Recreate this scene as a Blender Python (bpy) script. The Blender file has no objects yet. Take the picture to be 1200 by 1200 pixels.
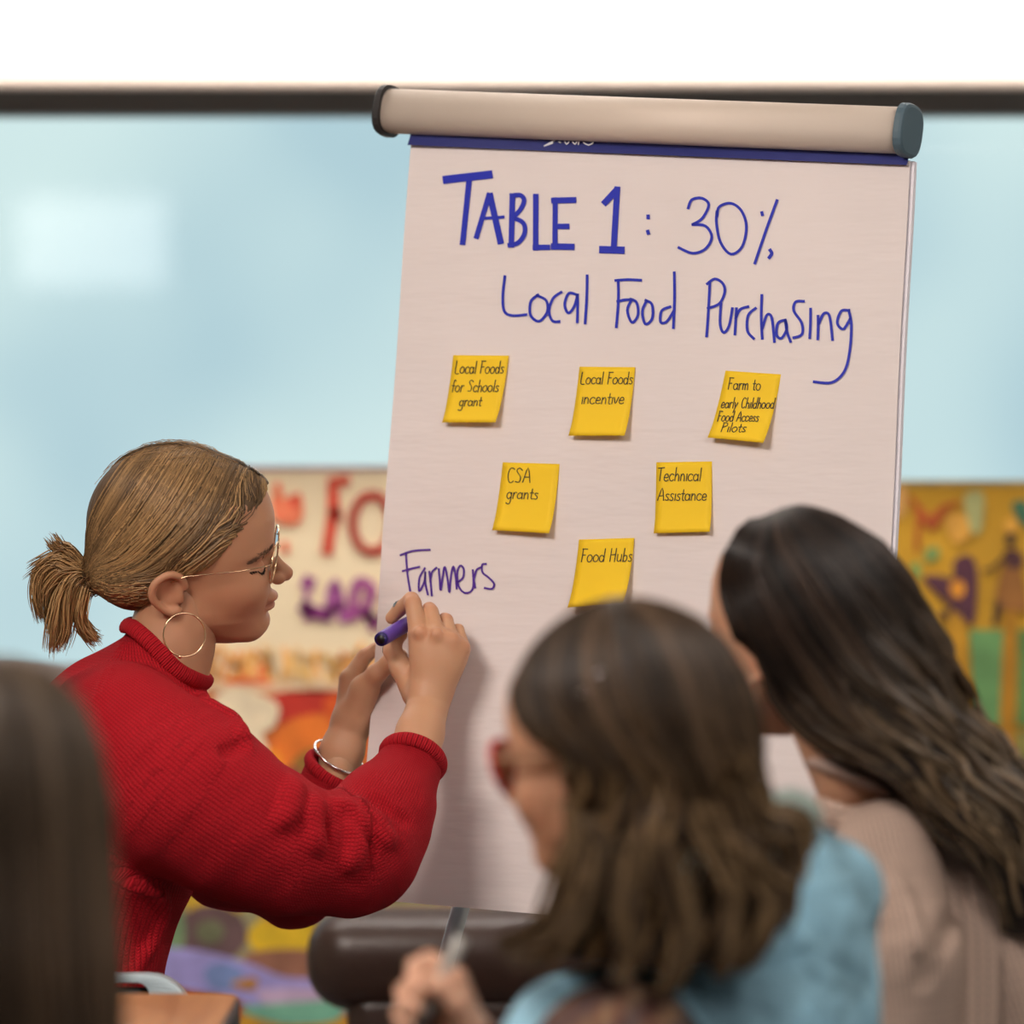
import bpy, bmesh, math, random
import numpy as np
from mathutils import Vector, Matrix
random.seed(7); np.random.seed(7)
scene = bpy.context.scene
COL = scene.collection
PI = math.pi

# ---------------------------------------------------------------- camera
CAMZ = 1.2
K = 0.00015                     # metres per image pixel at one metre: a 200 mm lens on a 36 mm sensor
cd = bpy.data.cameras.new('camera'); cam = bpy.data.objects.new('camera', cd); COL.objects.link(cam)
cam.location = (0, 0, CAMZ); cam.rotation_euler = (PI/2, 0, 0)
cd.lens = 200; cd.sensor_width = 36; cd.clip_end = 200; cd.clip_start = 0.1
cd.dof.use_dof = True; cd.dof.focus_distance = 5.98; cd.dof.aperture_fstop = 3.6
scene.camera = cam
vs = scene.view_settings
vs.view_transform = 'Standard'; vs.look = 'None'; vs.gamma = 1; vs.use_curve_mapping = False; vs.exposure = 0.0

# ---------------------------------------------------------------- world (overcast, hazy daylight)
w = bpy.data.worlds.new('overcast_sky'); scene.world = w; w.use_nodes = True
nt = w.node_tree; nt.nodes.clear()
o_ = nt.nodes.new('ShaderNodeOutputWorld'); b_ = nt.nodes.new('ShaderNodeBackground')
tc = nt.nodes.new('ShaderNodeTexCoord'); nz = nt.nodes.new('ShaderNodeTexNoise'); rp = nt.nodes.new('ShaderNodeValToRGB')
nz.inputs['Scale'].default_value = 16; nz.inputs['Detail'].default_value = 1.5
rp.color_ramp.elements[0].position = .36; rp.color_ramp.elements[0].color = (.47, .66, .72, 1)
rp.color_ramp.elements[1].position = .62; rp.color_ramp.elements[1].color = (.68, .86, .85, 1)
nt.links.new(tc.outputs['Generated'], nz.inputs['Vector']); nt.links.new(nz.outputs['Fac'], rp.inputs['Fac'])
nt.links.new(rp.outputs['Color'], b_.inputs['Color']); nt.links.new(b_.outputs['Background'], o_.inputs['Surface'])
b_.inputs['Strength'].default_value = 1.0

# ---------------------------------------------------------------- ceiling lamps, plus an added light for the screen
def area(name, loc, size, power, col, target=None, sy=None):
    l = bpy.data.lights.new(name, 'AREA'); l.shape = 'RECTANGLE'; l.size = size; l.size_y = sy or size
    l.energy = power; l.color = col
    o = bpy.data.objects.new(name, l); COL.objects.link(o); o.location = loc
    t = Vector(target) if target else Vector(loc) + Vector((0, 0, -1))
    o.rotation_euler = (t-Vector(loc)).to_track_quat('-Z', 'Y').to_euler()
    return o
WARM = (1, .90, .82)
area('ceiling_lamp_key', (-1.3, 3.9, 2.84), 1.2, 88, WARM, (0.1, 6.0, 1.0))
area('ceiling_lamp_near', (1.2, 2.0, 2.84), 1.6, 85, (1, .93, .87), (.5, 4.6, .9))
area('ceiling_lamp_right', (1.9, 5.6, 2.84), .9, 16, WARM)
area('screen_fill_light', (-.0, 6.9, 2.84), 3.2, 46, (1, .95, .9), (0, 7.9, 1.6), .15)  # added light that whitens the screen, not a fixture of the room

# ---------------------------------------------------------------- tagging helpers
def tag(o, label=None, cat=None, group=None, kind=None):
    if label: o['label'] = label
    if cat: o['category'] = cat
    if group: o['group'] = group
    if kind: o['kind'] = kind
    return o
def empty(name, loc, label, cat, group=None):
    o = bpy.data.objects.new(name, None); COL.objects.link(o); o.location = loc; o.empty_display_size = .05
    return tag(o, label, cat, group)
def link(name, me, mats, parent=None):
    o = bpy.data.objects.new(name, me); COL.objects.link(o)
    for m in (mats if isinstance(mats, (list, tuple)) else [mats]): me.materials.append(m)
    if parent:
        o.parent = parent; o.matrix_parent_inverse = world_of(parent).inverted()
    return o
def world_of(o):
    M = o.matrix_parent_inverse @ o.matrix_basis if o.parent else o.matrix_basis.copy()
    return world_of(o.parent) @ M if o.parent else M

def np_mesh(name, V, F, smooth=True, col=None, vecs=None, sizes=None):
    """V (n,3); F (m,k) or flat loops with sizes"""
    V = np.asarray(V, np.float32); me = bpy.data.meshes.new(name)
    if sizes is None:
        F = np.asarray(F, np.int32); sizes = np.full(len(F), F.shape[1], np.int32); F = F.ravel()
    else:
        sizes = np.asarray(sizes, np.int32); F = np.asarray(F, np.int32)
    me.vertices.add(len(V)); me.vertices.foreach_set('co', V.ravel())
    me.loops.add(len(F)); me.loops.foreach_set('vertex_index', F)
    me.polygons.add(len(sizes))
    st = np.zeros(len(sizes), np.int32); st[1:] = np.cumsum(sizes)[:-1]
    me.polygons.foreach_set('loop_start', st)
    me.polygons.foreach_set('use_smooth', np.full(len(sizes), smooth))
    me.update(calc_edges=True); me.validate()
    if col is not None:
        a = me.color_attributes.new('Col', 'FLOAT_COLOR', 'POINT')
        c = np.ones((len(V), 4), np.float32); c[:, :3] = col; a.data.foreach_set('color', c.ravel())
    if vecs is not None:
        a = me.attributes.new('knit', 'FLOAT_VECTOR', 'POINT'); a.data.foreach_set('vector', np.asarray(vecs, np.float32).ravel())
    return me

# simple builder of joined primitives
class MB:
    def __init__(s): s.V = []; s.F = []; s.C = []; s.n = 0
    def add(s, V, F, col=None):
        for f in F: s.F.append([i+s.n for i in f])
        s.V += [tuple(v) for v in V]; s.n += len(V)
        s.C += [col or (1, 1, 1)]*len(V); return s
    def box(s, c, d, M=None, col=None):
        x, y, z = [q/2 for q in d]
        V = [Vector((i*x, j*y, k*z)) for i in (-1, 1) for j in (-1, 1) for k in (-1, 1)]
        if M: V = [M @ v for v in V]
        V = [v+Vector(c) for v in V]
        return s.add(V, [(0, 1, 3, 2), (4, 6, 7, 5), (0, 4, 5, 1), (2, 3, 7, 6), (0, 2, 6, 4), (1, 5, 7, 3)], col)
    def tube(s, pts, r, n=10, closed=False, caps=True, col=None, flat=None):
        pts = [Vector(p) for p in pts]; m = len(pts); V = []; F = []
        rr = r if isinstance(r, (list, tuple)) else [r]*m
        up = None
        for i, p in enumerate(pts):
            if closed: t = pts[(i+1) % m]-pts[i-1]
            else: t = pts[min(i+1, m-1)]-pts[max(i-1, 0)]
            t.normalize()
            if up is None: up = t.orthogonal().normalized()
            else: up = (up-t*up.dot(t)).normalized()
            b = t.cross(up)
            for k in range(n):
                a = 2*PI*k/n
                V.append(p+up*math.cos(a)*rr[i]+b*math.sin(a)*rr[i])
        for i in range(m if closed else m-1):
            j = (i+1) % m
            for k in range(n): F.append((i*n+k, i*n+(k+1) % n, j*n+(k+1) % n, j*n+k))
        if not closed and caps: F.append(tuple(range(n))[::-1]); F.append(tuple((m-1)*n+k for k in range(n)))
        return s.add(V, F, col)
    def build(s, name, mat, parent=None, smooth=False, bevel=0, seg=2, usecol=False):
        loops = [i for f in s.F for i in f]; sizes = [len(f) for f in s.F]
        me = np_mesh(name, np.array(s.V), loops, smooth, np.array(s.C) if usecol else None, None, sizes)
        bm = bmesh.new(); bm.from_mesh(me)
        bmesh.ops.recalc_face_normals(bm, faces=bm.faces)
        if bevel: bmesh.ops.bevel(bm, geom=list(bm.edges), offset=bevel, segments=seg, affect='EDGES', profile=.5)
        bm.to_mesh(me); bm.free()
        if bevel:
            for p in me.polygons: p.use_smooth = True
        return link(name, me, mat, parent)

def catmull(P, n=6, closed=False):
    P = np.asarray(P, float); m = len(P); out = []
    rng = range(m if closed else m-1)
    for i in rng:
        g = (lambda k: P[k % m]) if closed else (lambda k: P[min(max(k, 0), m-1)])
        p0, p1, p2, p3 = g(i-1), g(i), g(i+1), g(i+2)
        for t in np.arange(n)/n:
            out.append(.5*((2*p1)+(-p0+p2)*t+(2*p0-5*p1+4*p2-p3)*t*t+(-p0+3*p1-3*p2+p3)*t**3))
    if not closed: out.append(P[-1])
    return np.array(out)

def W(px, py, d): return Vector(((px-600)*K*d, d, CAMZ-(py-600)*K*d))

# ---------------------------------------------------------------- materials
def rgb(r, g, b):
    f = lambda c: ((c/255+.055)/1.055)**2.4 if c > 10 else c/255/12.92
    return (f(r), f(g), f(b))
def mat(name, col, rough=.5, metal=0, spec=.5, attr=False, bump=None, sss=0, var=None, trans=0, emit=None, sheen=0, coat=0):
    m = bpy.data.materials.new(name); m.use_nodes = True; N = m.node_tree; p = N.nodes['Principled BSDF']
    p.inputs['Base Color'].default_value = (*col, 1); p.inputs['Roughness'].default_value = rough
    p.inputs['Metallic'].default_value = metal; p.inputs['Specular IOR Level'].default_value = spec
    if sss:
        p.inputs['Subsurface Weight'].default_value = sss; p.inputs['Subsurface Radius'].default_value = (1, .35, .2)
        p.inputs['Subsurface Scale'].default_value = .006
    if sheen: p.inputs['Sheen Weight'].default_value = sheen; p.inputs['Sheen Roughness'].default_value = .5
    if coat: p.inputs['Coat Weight'].default_value = coat
    if emit: p.inputs['Emission Color'].default_value = (*emit[0], 1); p.inputs['Emission Strength'].default_value = emit[1]
    src = None
    if attr:
        a = N.nodes.new('ShaderNodeAttribute'); a.attribute_name = 'Col'; src = a.outputs['Color']
    t = N.nodes.new('ShaderNodeTexCoord')
    if var:      # (scale, amount, stretch)
        n = N.nodes.new('ShaderNodeTexNoise'); n.inputs['Scale'].default_value = var[0]; n.inputs['Detail'].default_value = 4
        mp = N.nodes.new('ShaderNodeMapping'); mp.inputs['Scale'].default_value = var[2] if len(var) > 2 else (1, 1, 1)
        N.links.new(t.outputs['Object'], mp.inputs['Vector']); N.links.new(mp.outputs['Vector'], n.inputs['Vector'])
        mr = N.nodes.new('ShaderNodeMapRange'); mr.inputs['From Min'].default_value = .3; mr.inputs['From Max'].default_value = .7
        mr.inputs['To Min'].default_value = 1-var[1]; mr.inputs['To Max'].default_value = 1+var[1]
        N.links.new(n.outputs['Fac'], mr.inputs['Value'])
        mx = N.nodes.new('ShaderNodeVectorMath'); mx.operation = 'SCALE'
        if src: N.links.new(src, mx.inputs[0])
        else: mx.inputs[0].default_value = col
        N.links.new(mr.outputs['Result'], mx.inputs['Scale']); src = mx.outputs['Vector']
    if src: N.links.new(src, p.inputs['Base Color'])
    if bump:     # (scale, strength, distance, stretch)
        n = N.nodes.new('ShaderNodeTexNoise'); n.inputs['Scale'].default_value = bump[0]; n.inputs['Detail'].default_value = 3
        mp = N.nodes.new('ShaderNodeMapping'); mp.inputs['Scale'].default_value = bump[3] if len(bump) > 3 else (1, 1, 1)
        N.links.new(t.outputs['Object'], mp.inputs['Vector']); N.links.new(mp.outputs['Vector'], n.inputs['Vector'])
        bn = N.nodes.new('ShaderNodeBump'); bn.inputs['Strength'].default_value = bump[1]; bn.inputs['Distance'].default_value = bump[2]
        N.links.new(n.outputs['Fac'], bn.inputs['Height']); N.links.new(bn.outputs['Normal'], p.inputs['Normal'])
    return m
def knit_mat(name, col, pu, pv, dist, dark=.55, sheen=.3):
    """stockinette driven by the 'knit' attribute: u around the limb, v along it, both in metres"""
    m = bpy.data.materials.new(name); m.use_nodes = True; N = m.node_tree; L = N.links; p = N.nodes['Principled BSDF']
    p.inputs['Roughness'].default_value = .85; p.inputs['Sheen Weight'].default_value = sheen; p.inputs['Specular IOR Level'].default_value = .2
    p.inputs['Sheen Tint'].default_value = (*col, 1)
    a = N.nodes.new('ShaderNodeAttribute'); a.attribute_name = 'knit'
    s = N.nodes.new('ShaderNodeSeparateXYZ'); L.new(a.outputs['Vector'], s.inputs['Vector'])
    def M(op, x, y=None):
        n = N.nodes.new('ShaderNodeMath'); n.operation = op
        for i, q in enumerate((x, y)):
            if q is None: continue
            if isinstance(q, (int, float)): n.inputs[i].default_value = q
            else: L.new(q, n.inputs[i])
        return n.outputs[0]
    us = M('DIVIDE', s.outputs['X'], pu); fr = M('FRACT', us); tri = M('ABSOLUTE', M('SUBTRACT', fr, .5))       # 0 mid .. .5 at the groove
    col_h = M('SUBTRACT', 1.0, M('POWER', M('MULTIPLY', tri, 2.0), 3.0))
    vv = M('ADD', M('DIVIDE', s.outputs['Y'], pv), M('MULTIPLY', tri, 1.4))
    st = M('ABSOLUTE', M('SINE', M('MULTIPLY', vv, PI)))
    h = M('MULTIPLY', col_h, M('ADD', .35, M('MULTIPLY', st, .65)))
    bn = N.nodes.new('ShaderNodeBump'); bn.inputs['Strength'].default_value = 1; bn.inputs['Distance'].default_value = dist
    L.new(h, bn.inputs['Height']); L.new(bn.outputs['Normal'], p.inputs['Normal'])
    mx = N.nodes.new('ShaderNodeMix'); mx.data_type = 'RGBA'; L.new(h, mx.inputs['Factor'])
    mx.inputs[6].default_value = (col[0]*dark, col[1]*dark, col[2]*dark, 1); mx.inputs[7].default_value = (*col, 1)
    L.new(mx.outputs[2], p.inputs['Base Color'])
    return m
def wood(name, c1, c2, axis=0):
    m = bpy.data.materials.new(name); m.use_nodes = True; N = m.node_tree; L = N.links; p = N.nodes['Principled BSDF']
    t = N.nodes.new('ShaderNodeTexCoord'); mp = N.nodes.new('ShaderNodeMapping')
    sc = [40, 40, 40]; sc[axis] = 3; mp.inputs['Scale'].default_value = sc
    n = N.nodes.new('ShaderNodeTexNoise'); n.inputs['Scale'].default_value = 1; n.inputs['Detail'].default_value = 5; n.inputs['Distortion'].default_value = .6
    r = N.nodes.new('ShaderNodeValToRGB'); r.color_ramp.elements[0].position = .35; r.color_ramp.elements[1].position = .65
    r.color_ramp.elements[0].color = (*c1, 1); r.color_ramp.elements[1].color = (*c2, 1)
    L.new(t.outputs['Object'], mp.inputs['Vector']); L.new(mp.outputs['Vector'], n.inputs['Vector']); L.new(n.outputs['Fac'], r.inputs['Fac'])
    L.new(r.outputs['Color'], p.inputs['Base Color']); p.inputs['Roughness'].default_value = .35
    return m

MT = dict(
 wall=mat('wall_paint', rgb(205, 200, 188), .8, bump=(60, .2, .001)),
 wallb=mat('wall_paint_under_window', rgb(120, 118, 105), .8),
 ceil=mat('ceiling_paint', (.8, .78, .74), .9), floor=mat('carpet', (.16, .15, .15), .95, bump=(400, .6, .003), var=(30, .25)),
 frame=mat('dark_window_frame', rgb(128, 114, 108), .5), 
 screen=mat('screen_fabric', (.93, .93, .92), .8), screenbar=mat('screen_bar', rgb(222, 205, 192), .45),
 paper=mat('flipchart_paper', rgb(232, 221, 219), .75, bump=(7, .55, .004, (1, 1, 5)), var=(5, .02)),
 paperw=mat('paper_underneath', rgb(240, 236, 244), .8), ink=mat('blue_marker_ink', rgb(14, 34, 180), .6),
 inkp=mat('purple_marker_ink', rgb(78, 30, 150), .6), inkb=mat('black_pen_ink', rgb(52, 44, 20), .6),
 strip=mat('blue_binding_strip', rgb(44, 50, 118), .55), logo=mat('white_print', (.7, .7, .75), .6),
 alu=mat('satin_aluminium', rgb(214, 198, 184), .55, metal=.1),
 cap=mat('window_lit_cap', rgb(78, 100, 112), .5), capd=mat('black_plastic_cap', rgb(45, 42, 42), .5),  # near cap has the blue-grey of window light painted into its colour
 steel=mat('steel_tube', rgb(175, 178, 182), .3, metal=.7), board=mat('white_board', (.8, .82, .84), .3),
 note=mat('yellow_note_paper', rgb(250, 206, 26), .7), leather=mat('brown_leather', rgb(66, 47, 40), .33, bump=(90, .3, .002)),
 black=mat('black_plastic', (.01, .01, .011), .4), chairw=mat('pale_grey_plastic', rgb(190, 205, 212), .3),
 wood=wood('table_wood', rgb(168, 112, 66), rgb(204, 148, 96), 1), edge=mat('dark_table_edging', rgb(62, 72, 82), .4),
 print=mat('painted_paper', (1, 1, 1), .8, attr=True, var=(22, .22)), purp=mat('purple_marker_body', rgb(100, 70, 170), .35),
 purpd=mat('dark_purple_marker_end', rgb(40, 25, 100), .4), gold=mat('gold_wire', rgb(236, 206, 168), .2, metal=1), silver=mat('silver', (.85, .85, .86), .18, metal=1),
)
# ================================================================= implicit-surface toolkit
class Field:
    def __init__(s, lo, hi, h):
        s.lo = np.array(lo, float); s.h = h
        s.n = np.ceil((np.array(hi, float)-s.lo)/h).astype(int)+1
        s.F = np.full(s.n, 1e3, np.float32)
        s.ax = [s.lo[i]+h*np.arange(s.n[i]) for i in range(3)]
    def region(s, lo, hi):
        a = np.clip(np.floor((np.array(lo)-s.lo)/s.h).astype(int), 0, s.n-1)
        b = np.clip(np.ceil((np.array(hi)-s.lo)/s.h).astype(int)+1, 0, s.n)
        if np.any(b <= a): return None, None
        sl = tuple(slice(a[i], b[i]) for i in range(3))
        X = s.ax[0][sl[0]][:, None, None]; Y = s.ax[1][sl[1]][None, :, None]; Z = s.ax[2][sl[2]][None, None, :]
        return sl, (X, Y, Z)
    def comb(s, sl, d, k, sub):
        A = s.F[sl]
        if sub:
            d = -d
            if k: h = np.clip(.5-.5*(A-d)/k, 0, 1); R = A*(1-h)+d*h+k*h*(1-h)
            else: R = np.maximum(A, d)
        else:
            if k: h = np.clip(.5+.5*(A-d)/k, 0, 1); R = A*(1-h)+d*h-k*h*(1-h)
            else: R = np.minimum(A, d)
        s.F[sl] = R
    def cone(s, a, b, ra, rb, k=0, sub=False):
        a = np.array(a, float); b = np.array(b, float); m = max(ra, rb)+k+3*s.h
        sl, g = s.region(np.minimum(a, b)-m, np.maximum(a, b)+m)
        if sl is None: return s
        d = b-a; L2 = max(d@d, 1e-9)
        t = np.clip(((g[0]-a[0])*d[0]+(g[1]-a[1])*d[1]+(g[2]-a[2])*d[2])/L2, 0, 1)
        D = np.sqrt((g[0]-a[0]-t*d[0])**2+(g[1]-a[1]-t*d[1])**2+(g[2]-a[2]-t*d[2])**2)-(ra+(rb-ra)*t)
        s.comb(sl, D, k, sub); return s
    def chain(s, P, k=0, sub=False):
        for i in range(len(P)-1): s.cone(P[i][:3], P[i+1][:3], P[i][3], P[i+1][3], k, sub)
        return s
    def ell(s, c, r, k=0, sub=False, R=None):
        c = np.array(c, float); r = np.array(r, float); m = max(r)+k+3*s.h
        sl, g = s.region(c-m, c+m)
        if sl is None: return s
        q = [g[i]-c[i] for i in range(3)]
        if R is not None:
            R = np.array(R); q = [R[0][i]*q[0]+R[1][i]*q[1]+R[2][i]*q[2] for i in range(3)]
        k0 = np.sqrt(sum((q[i]/r[i])**2 for i in range(3))); k1 = np.sqrt(sum((q[i]/r[i]**2)**2 for i in range(3)))
        s.comb(sl, k0*(k0-1)/np.maximum(k1, 1e-6), k, sub); return s
    def trim(s, c, n, R):
        """cut away what lies beyond the plane through c, within a radius"""
        c = np.array(c, float); n = np.array(n, float); n /= np.linalg.norm(n); sl, g = s.region(c-R, c+R)
        d = (g[0]-c[0])*n[0]+(g[1]-c[1])*n[1]+(g[2]-c[2])*n[2]; r = np.sqrt((g[0]-c[0])**2+(g[1]-c[1])**2+(g[2]-c[2])**2)
        s.F[sl] = np.where(r < R, np.maximum(s.F[sl], d), s.F[sl])
    def sample(s, P):
        q = (P-s.lo)/s.h; q = np.clip(q, 0, s.n-1.001); i = q.astype(int); f = q-i; r = 0
        for dx in (0, 1):
            for dy in (0, 1):
                for dz in (0, 1):
                    wt = (f[..., 0] if dx else 1-f[..., 0])*(f[..., 1] if dy else 1-f[..., 1])*(f[..., 2] if dz else 1-f[..., 2])
                    r = r+wt*np.clip(s.F[i[..., 0]+dx, i[..., 1]+dy, i[..., 2]+dz], -60, 60)
        return r
    def project(s, P, off=0., it=5):
        e = s.h*1.2
        for _ in range(it):
            v = s.sample(P)-off
            G = np.stack([s.sample(P+np.eye(3)[i]*e)-s.sample(P-np.eye(3)[i]*e) for i in range(3)], -1)
            G /= np.maximum(np.linalg.norm(G, axis=-1, keepdims=True), 1e-6)
            P = P-G*np.clip(v, -25, 25)[..., None]
        return P
    def hit(s, P, y0=None, off=0.):
        """first surface met when looking along +Y, then settled on the surface"""
        P = np.array(P, float); sh_ = P.shape; Q = P.reshape(-1, 3); ys = np.arange(s.lo[1]+s.h, s.lo[1]+s.n[1]*s.h-s.h, 4.)
        vals = np.stack([s.sample(np.stack([Q[:, 0], np.full(len(Q), y), Q[:, 2]], 1)) for y in ys], 1)
        neg = vals < 0; k = np.where(neg.any(1), neg.argmax(1), vals.argmin(1)); Q[:, 1] = ys[k]
        return s.project(Q.reshape(sh_), off, 6)
    def nets(s):
        """naive surface nets"""
        F = s.F; S = F < 0
        c = np.zeros(tuple(s.n-1), np.int16)
        for dx in (0, 1):
            for dy in (0, 1):
                for dz in (0, 1):
                    c += S[dx:s.n[0]-1+dx, dy:s.n[1]-1+dy, dz:s.n[2]-1+dz]
        act = np.argwhere((c > 0) & (c < 8)); idx = np.full(tuple(s.n-1), -1, np.int32); idx[tuple(act.T)] = np.arange(len(act))
        acc = np.zeros((len(act), 3)); cnt = np.zeros(len(act))
        cor = [(x, y, z) for x in (0, 1) for y in (0, 1) for z in (0, 1)]
        val = {q: F[act[:, 0]+q[0], act[:, 1]+q[1], act[:, 2]+q[2]].astype(float) for q in cor}
        for p in cor:
            for ax in range(3):
                if p[ax]: continue
                q = list(p); q[ax] = 1; q = tuple(q); a, b = val[p], val[q]
                m = (a < 0) != (b < 0); t = np.where(m, a/np.where(a == b, 1, a-b), 0)
                for i in range(3): acc[:, i] += m*(p[i]+(t if i == ax else 0))
                cnt += m
        V = s.lo+s.h*(act+acc/cnt[:, None])
        Q = []
        for ax in range(3):
            sl0 = [slice(1, -1)]*3; sl1 = [slice(1, -1)]*3
            sl0[ax] = slice(0, -1); sl1[ax] = slice(1, None)
            a = S[tuple(sl0)]; b = S[tuple(sl1)]
            for flip in (0, 1):
                e = np.argwhere(a & ~b if not flip else ~a & b)
                off = np.array([1, 1, 1]); off[ax] = 0; e = e+off
                u, v = [(1, 2), (2, 0), (0, 1)][ax]
                def cell(du, dv):
                    g = e.copy(); g[:, u] -= du; g[:, v] -= dv
                    ok = np.all((g >= 0) & (g < s.n-1), axis=1); g = np.clip(g, 0, s.n-2)
                    return np.where(ok, idx[tuple(g.T)], -1)
                q = np.stack([cell(1, 1), cell(0, 1), cell(0, 0), cell(1, 0)], 1)
                if flip: q = q[:, ::-1]
                Q.append(q[np.all(q >= 0, axis=1)])
        return V, np.concatenate(Q)
def relax(V, Q, it=1, lam=.5):
    n = len(V)
    for _ in range(it):
        acc = np.zeros_like(V); cnt = np.zeros(n)
        for i in range(4):
            a, b = Q[:, i], Q[:, (i+1) % 4]
            for j in range(3): acc[:, j] += np.bincount(a, V[b, j], n)+np.bincount(b, V[a, j], n)
            cnt += np.bincount(a, minlength=n)+np.bincount(b, minlength=n)
        V = V+(acc/np.maximum(cnt, 1)[:, None]-V)*lam
    return V
def join(parts):
    V = []; Q = []; C = []; n = 0
    for v, q, c in parts:
        V.append(v); Q.append(q+n); C.append(c if np.ndim(c) == 2 else np.tile(c, (len(v), 1))); n += len(v)
    return np.concatenate(V), np.concatenate(Q), np.concatenate(C)

class Space:
    """a person's own modelling space: X, -Z in image-sized units at the person's distance, Y the depth in the same units"""
    def __init__(s, D): s.D = D; s.u = K*D
    def __call__(s, P):
        P = np.asarray(P, float); d = s.D+P[..., 1]*s.u
        return np.stack([(P[..., 0]-600)*K*d, d, CAMZ+(P[..., 2]+600)*K*d], -1)
def smooth01(x, a, b): t = np.clip((x-a)/(b-a), 0, 1); return t*t*(3-2*t)

# ----------------------------------------------------------------- strands
def strand_mesh(name, P, rad, cols, mats, parent):
    """P (N,M,3) world points, rad (N,M) metres"""
    N, M, _ = P.shape
    T = np.gradient(P, axis=1); T /= np.maximum(np.linalg.norm(T, axis=2, keepdims=True), 1e-9)
    ref = np.tile(np.array([.31, .87, .12]), (N, M, 1)); A = np.cross(T, ref); A /= np.maximum(np.linalg.norm(A, axis=2, keepdims=True), 1e-9)
    B = np.cross(T, A); V = np.zeros((N, M, 3, 3))
    for k in range(3):
        a = 2*PI*k/3; V[:, :, k] = P+(A*math.cos(a)+B*math.sin(a))*rad[..., None]
    i = np.arange(N)[:, None, None]; j = np.arange(M-1)[None, :, None]; k = np.arange(3)[None, None, :]; k2 = (k+1) % 3
    ix = lambda a, b, c: ((a*M+b)*3+c)
    Q = np.stack(np.broadcast_arrays(ix(i, j, k), ix(i, j, k2), ix(i, j+1, k2), ix(i, j+1, k)), -1).reshape(-1, 4)
    C = np.repeat(cols, M*3, axis=0) if cols.ndim == 2 else np.repeat(cols.reshape(-1, 3), 3, axis=0)
    me = np_mesh(name, V.reshape(-1, 3), Q, True, C)
    return link(name, me, mats, parent)
def bez(C, M):
    """C (N,4,3) cubic control points -> (N,M,3)"""
    t = np.linspace(0, 1, M)[None, :, None]; C = C[:, :, None, :]
    return (1-t)**3*C[:, 0]+3*(1-t)**2*t*C[:, 1]+3*(1-t)*t*t*C[:, 2]+t**3*C[:, 3]
def along(guides, M):
    """guides list of (n,3) control lists -> (G,M,3)"""
    out = []
    for g in guides:
        c = catmull(g, 12); t = np.linspace(0, len(c)-1, M); i = np.minimum(t.astype(int), len(c)-2); f = (t-i)[:, None]
        out.append(c[i]*(1-f)+c[i+1]*f)
    return np.array(out)
def palette(N, cols, jit=.12, seed=1):
    r = np.random.RandomState(seed); cols = np.array(cols); c = cols[r.randint(len(cols), size=N)]
    c2 = cols[r.randint(len(cols), size=N)]; f = r.rand(N, 1); return (c*f+c2*(1-f))*(1+r.randn(N, 1)*jit)
def flow(G, n, spread, seed=0, wave=0, wl=60, tip=1.5):
    """n strands round each guide; spread (start, mid, end)"""
    r = np.random.RandomState(seed); g, M, _ = G.shape; N = g*n
    P = np.repeat(G, n, axis=0); t = np.linspace(0, 1, M)[None, :, None]
    sp = spread[0]*(1-t)**2+2*spread[1]*t*(1-t)*1.0+spread[2]*t*t
    off = r.randn(N, 1, 3)*.55; off2 = r.randn(N, 1, 3)*.55
    P = P+(off*(1-t)+off2*t)*sp
    if wave:
        ph = r.rand(N, 1, 3)*1.2+np.repeat(r.rand(g, 1, 3)*6, n, axis=0)
        L = np.arange(M)[None, :, None]
        P = P+wave*np.sin(L*2*PI/wl+ph)*smooth01(t, .15, .6)
    return P
HAIR = mat('hair_strands', (1, 1, 1), .42, attr=True, spec=.32)
HAIRC = mat('hair_mass', (1, 1, 1), .6, attr=True, spec=.25, bump=(150, .8, .003, (1, 1, .12)))
SKIN = mat('skin', (1, 1, 1), .48, attr=True, spec=.35, sss=.18, bump=(700, .12, .0006))

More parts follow.
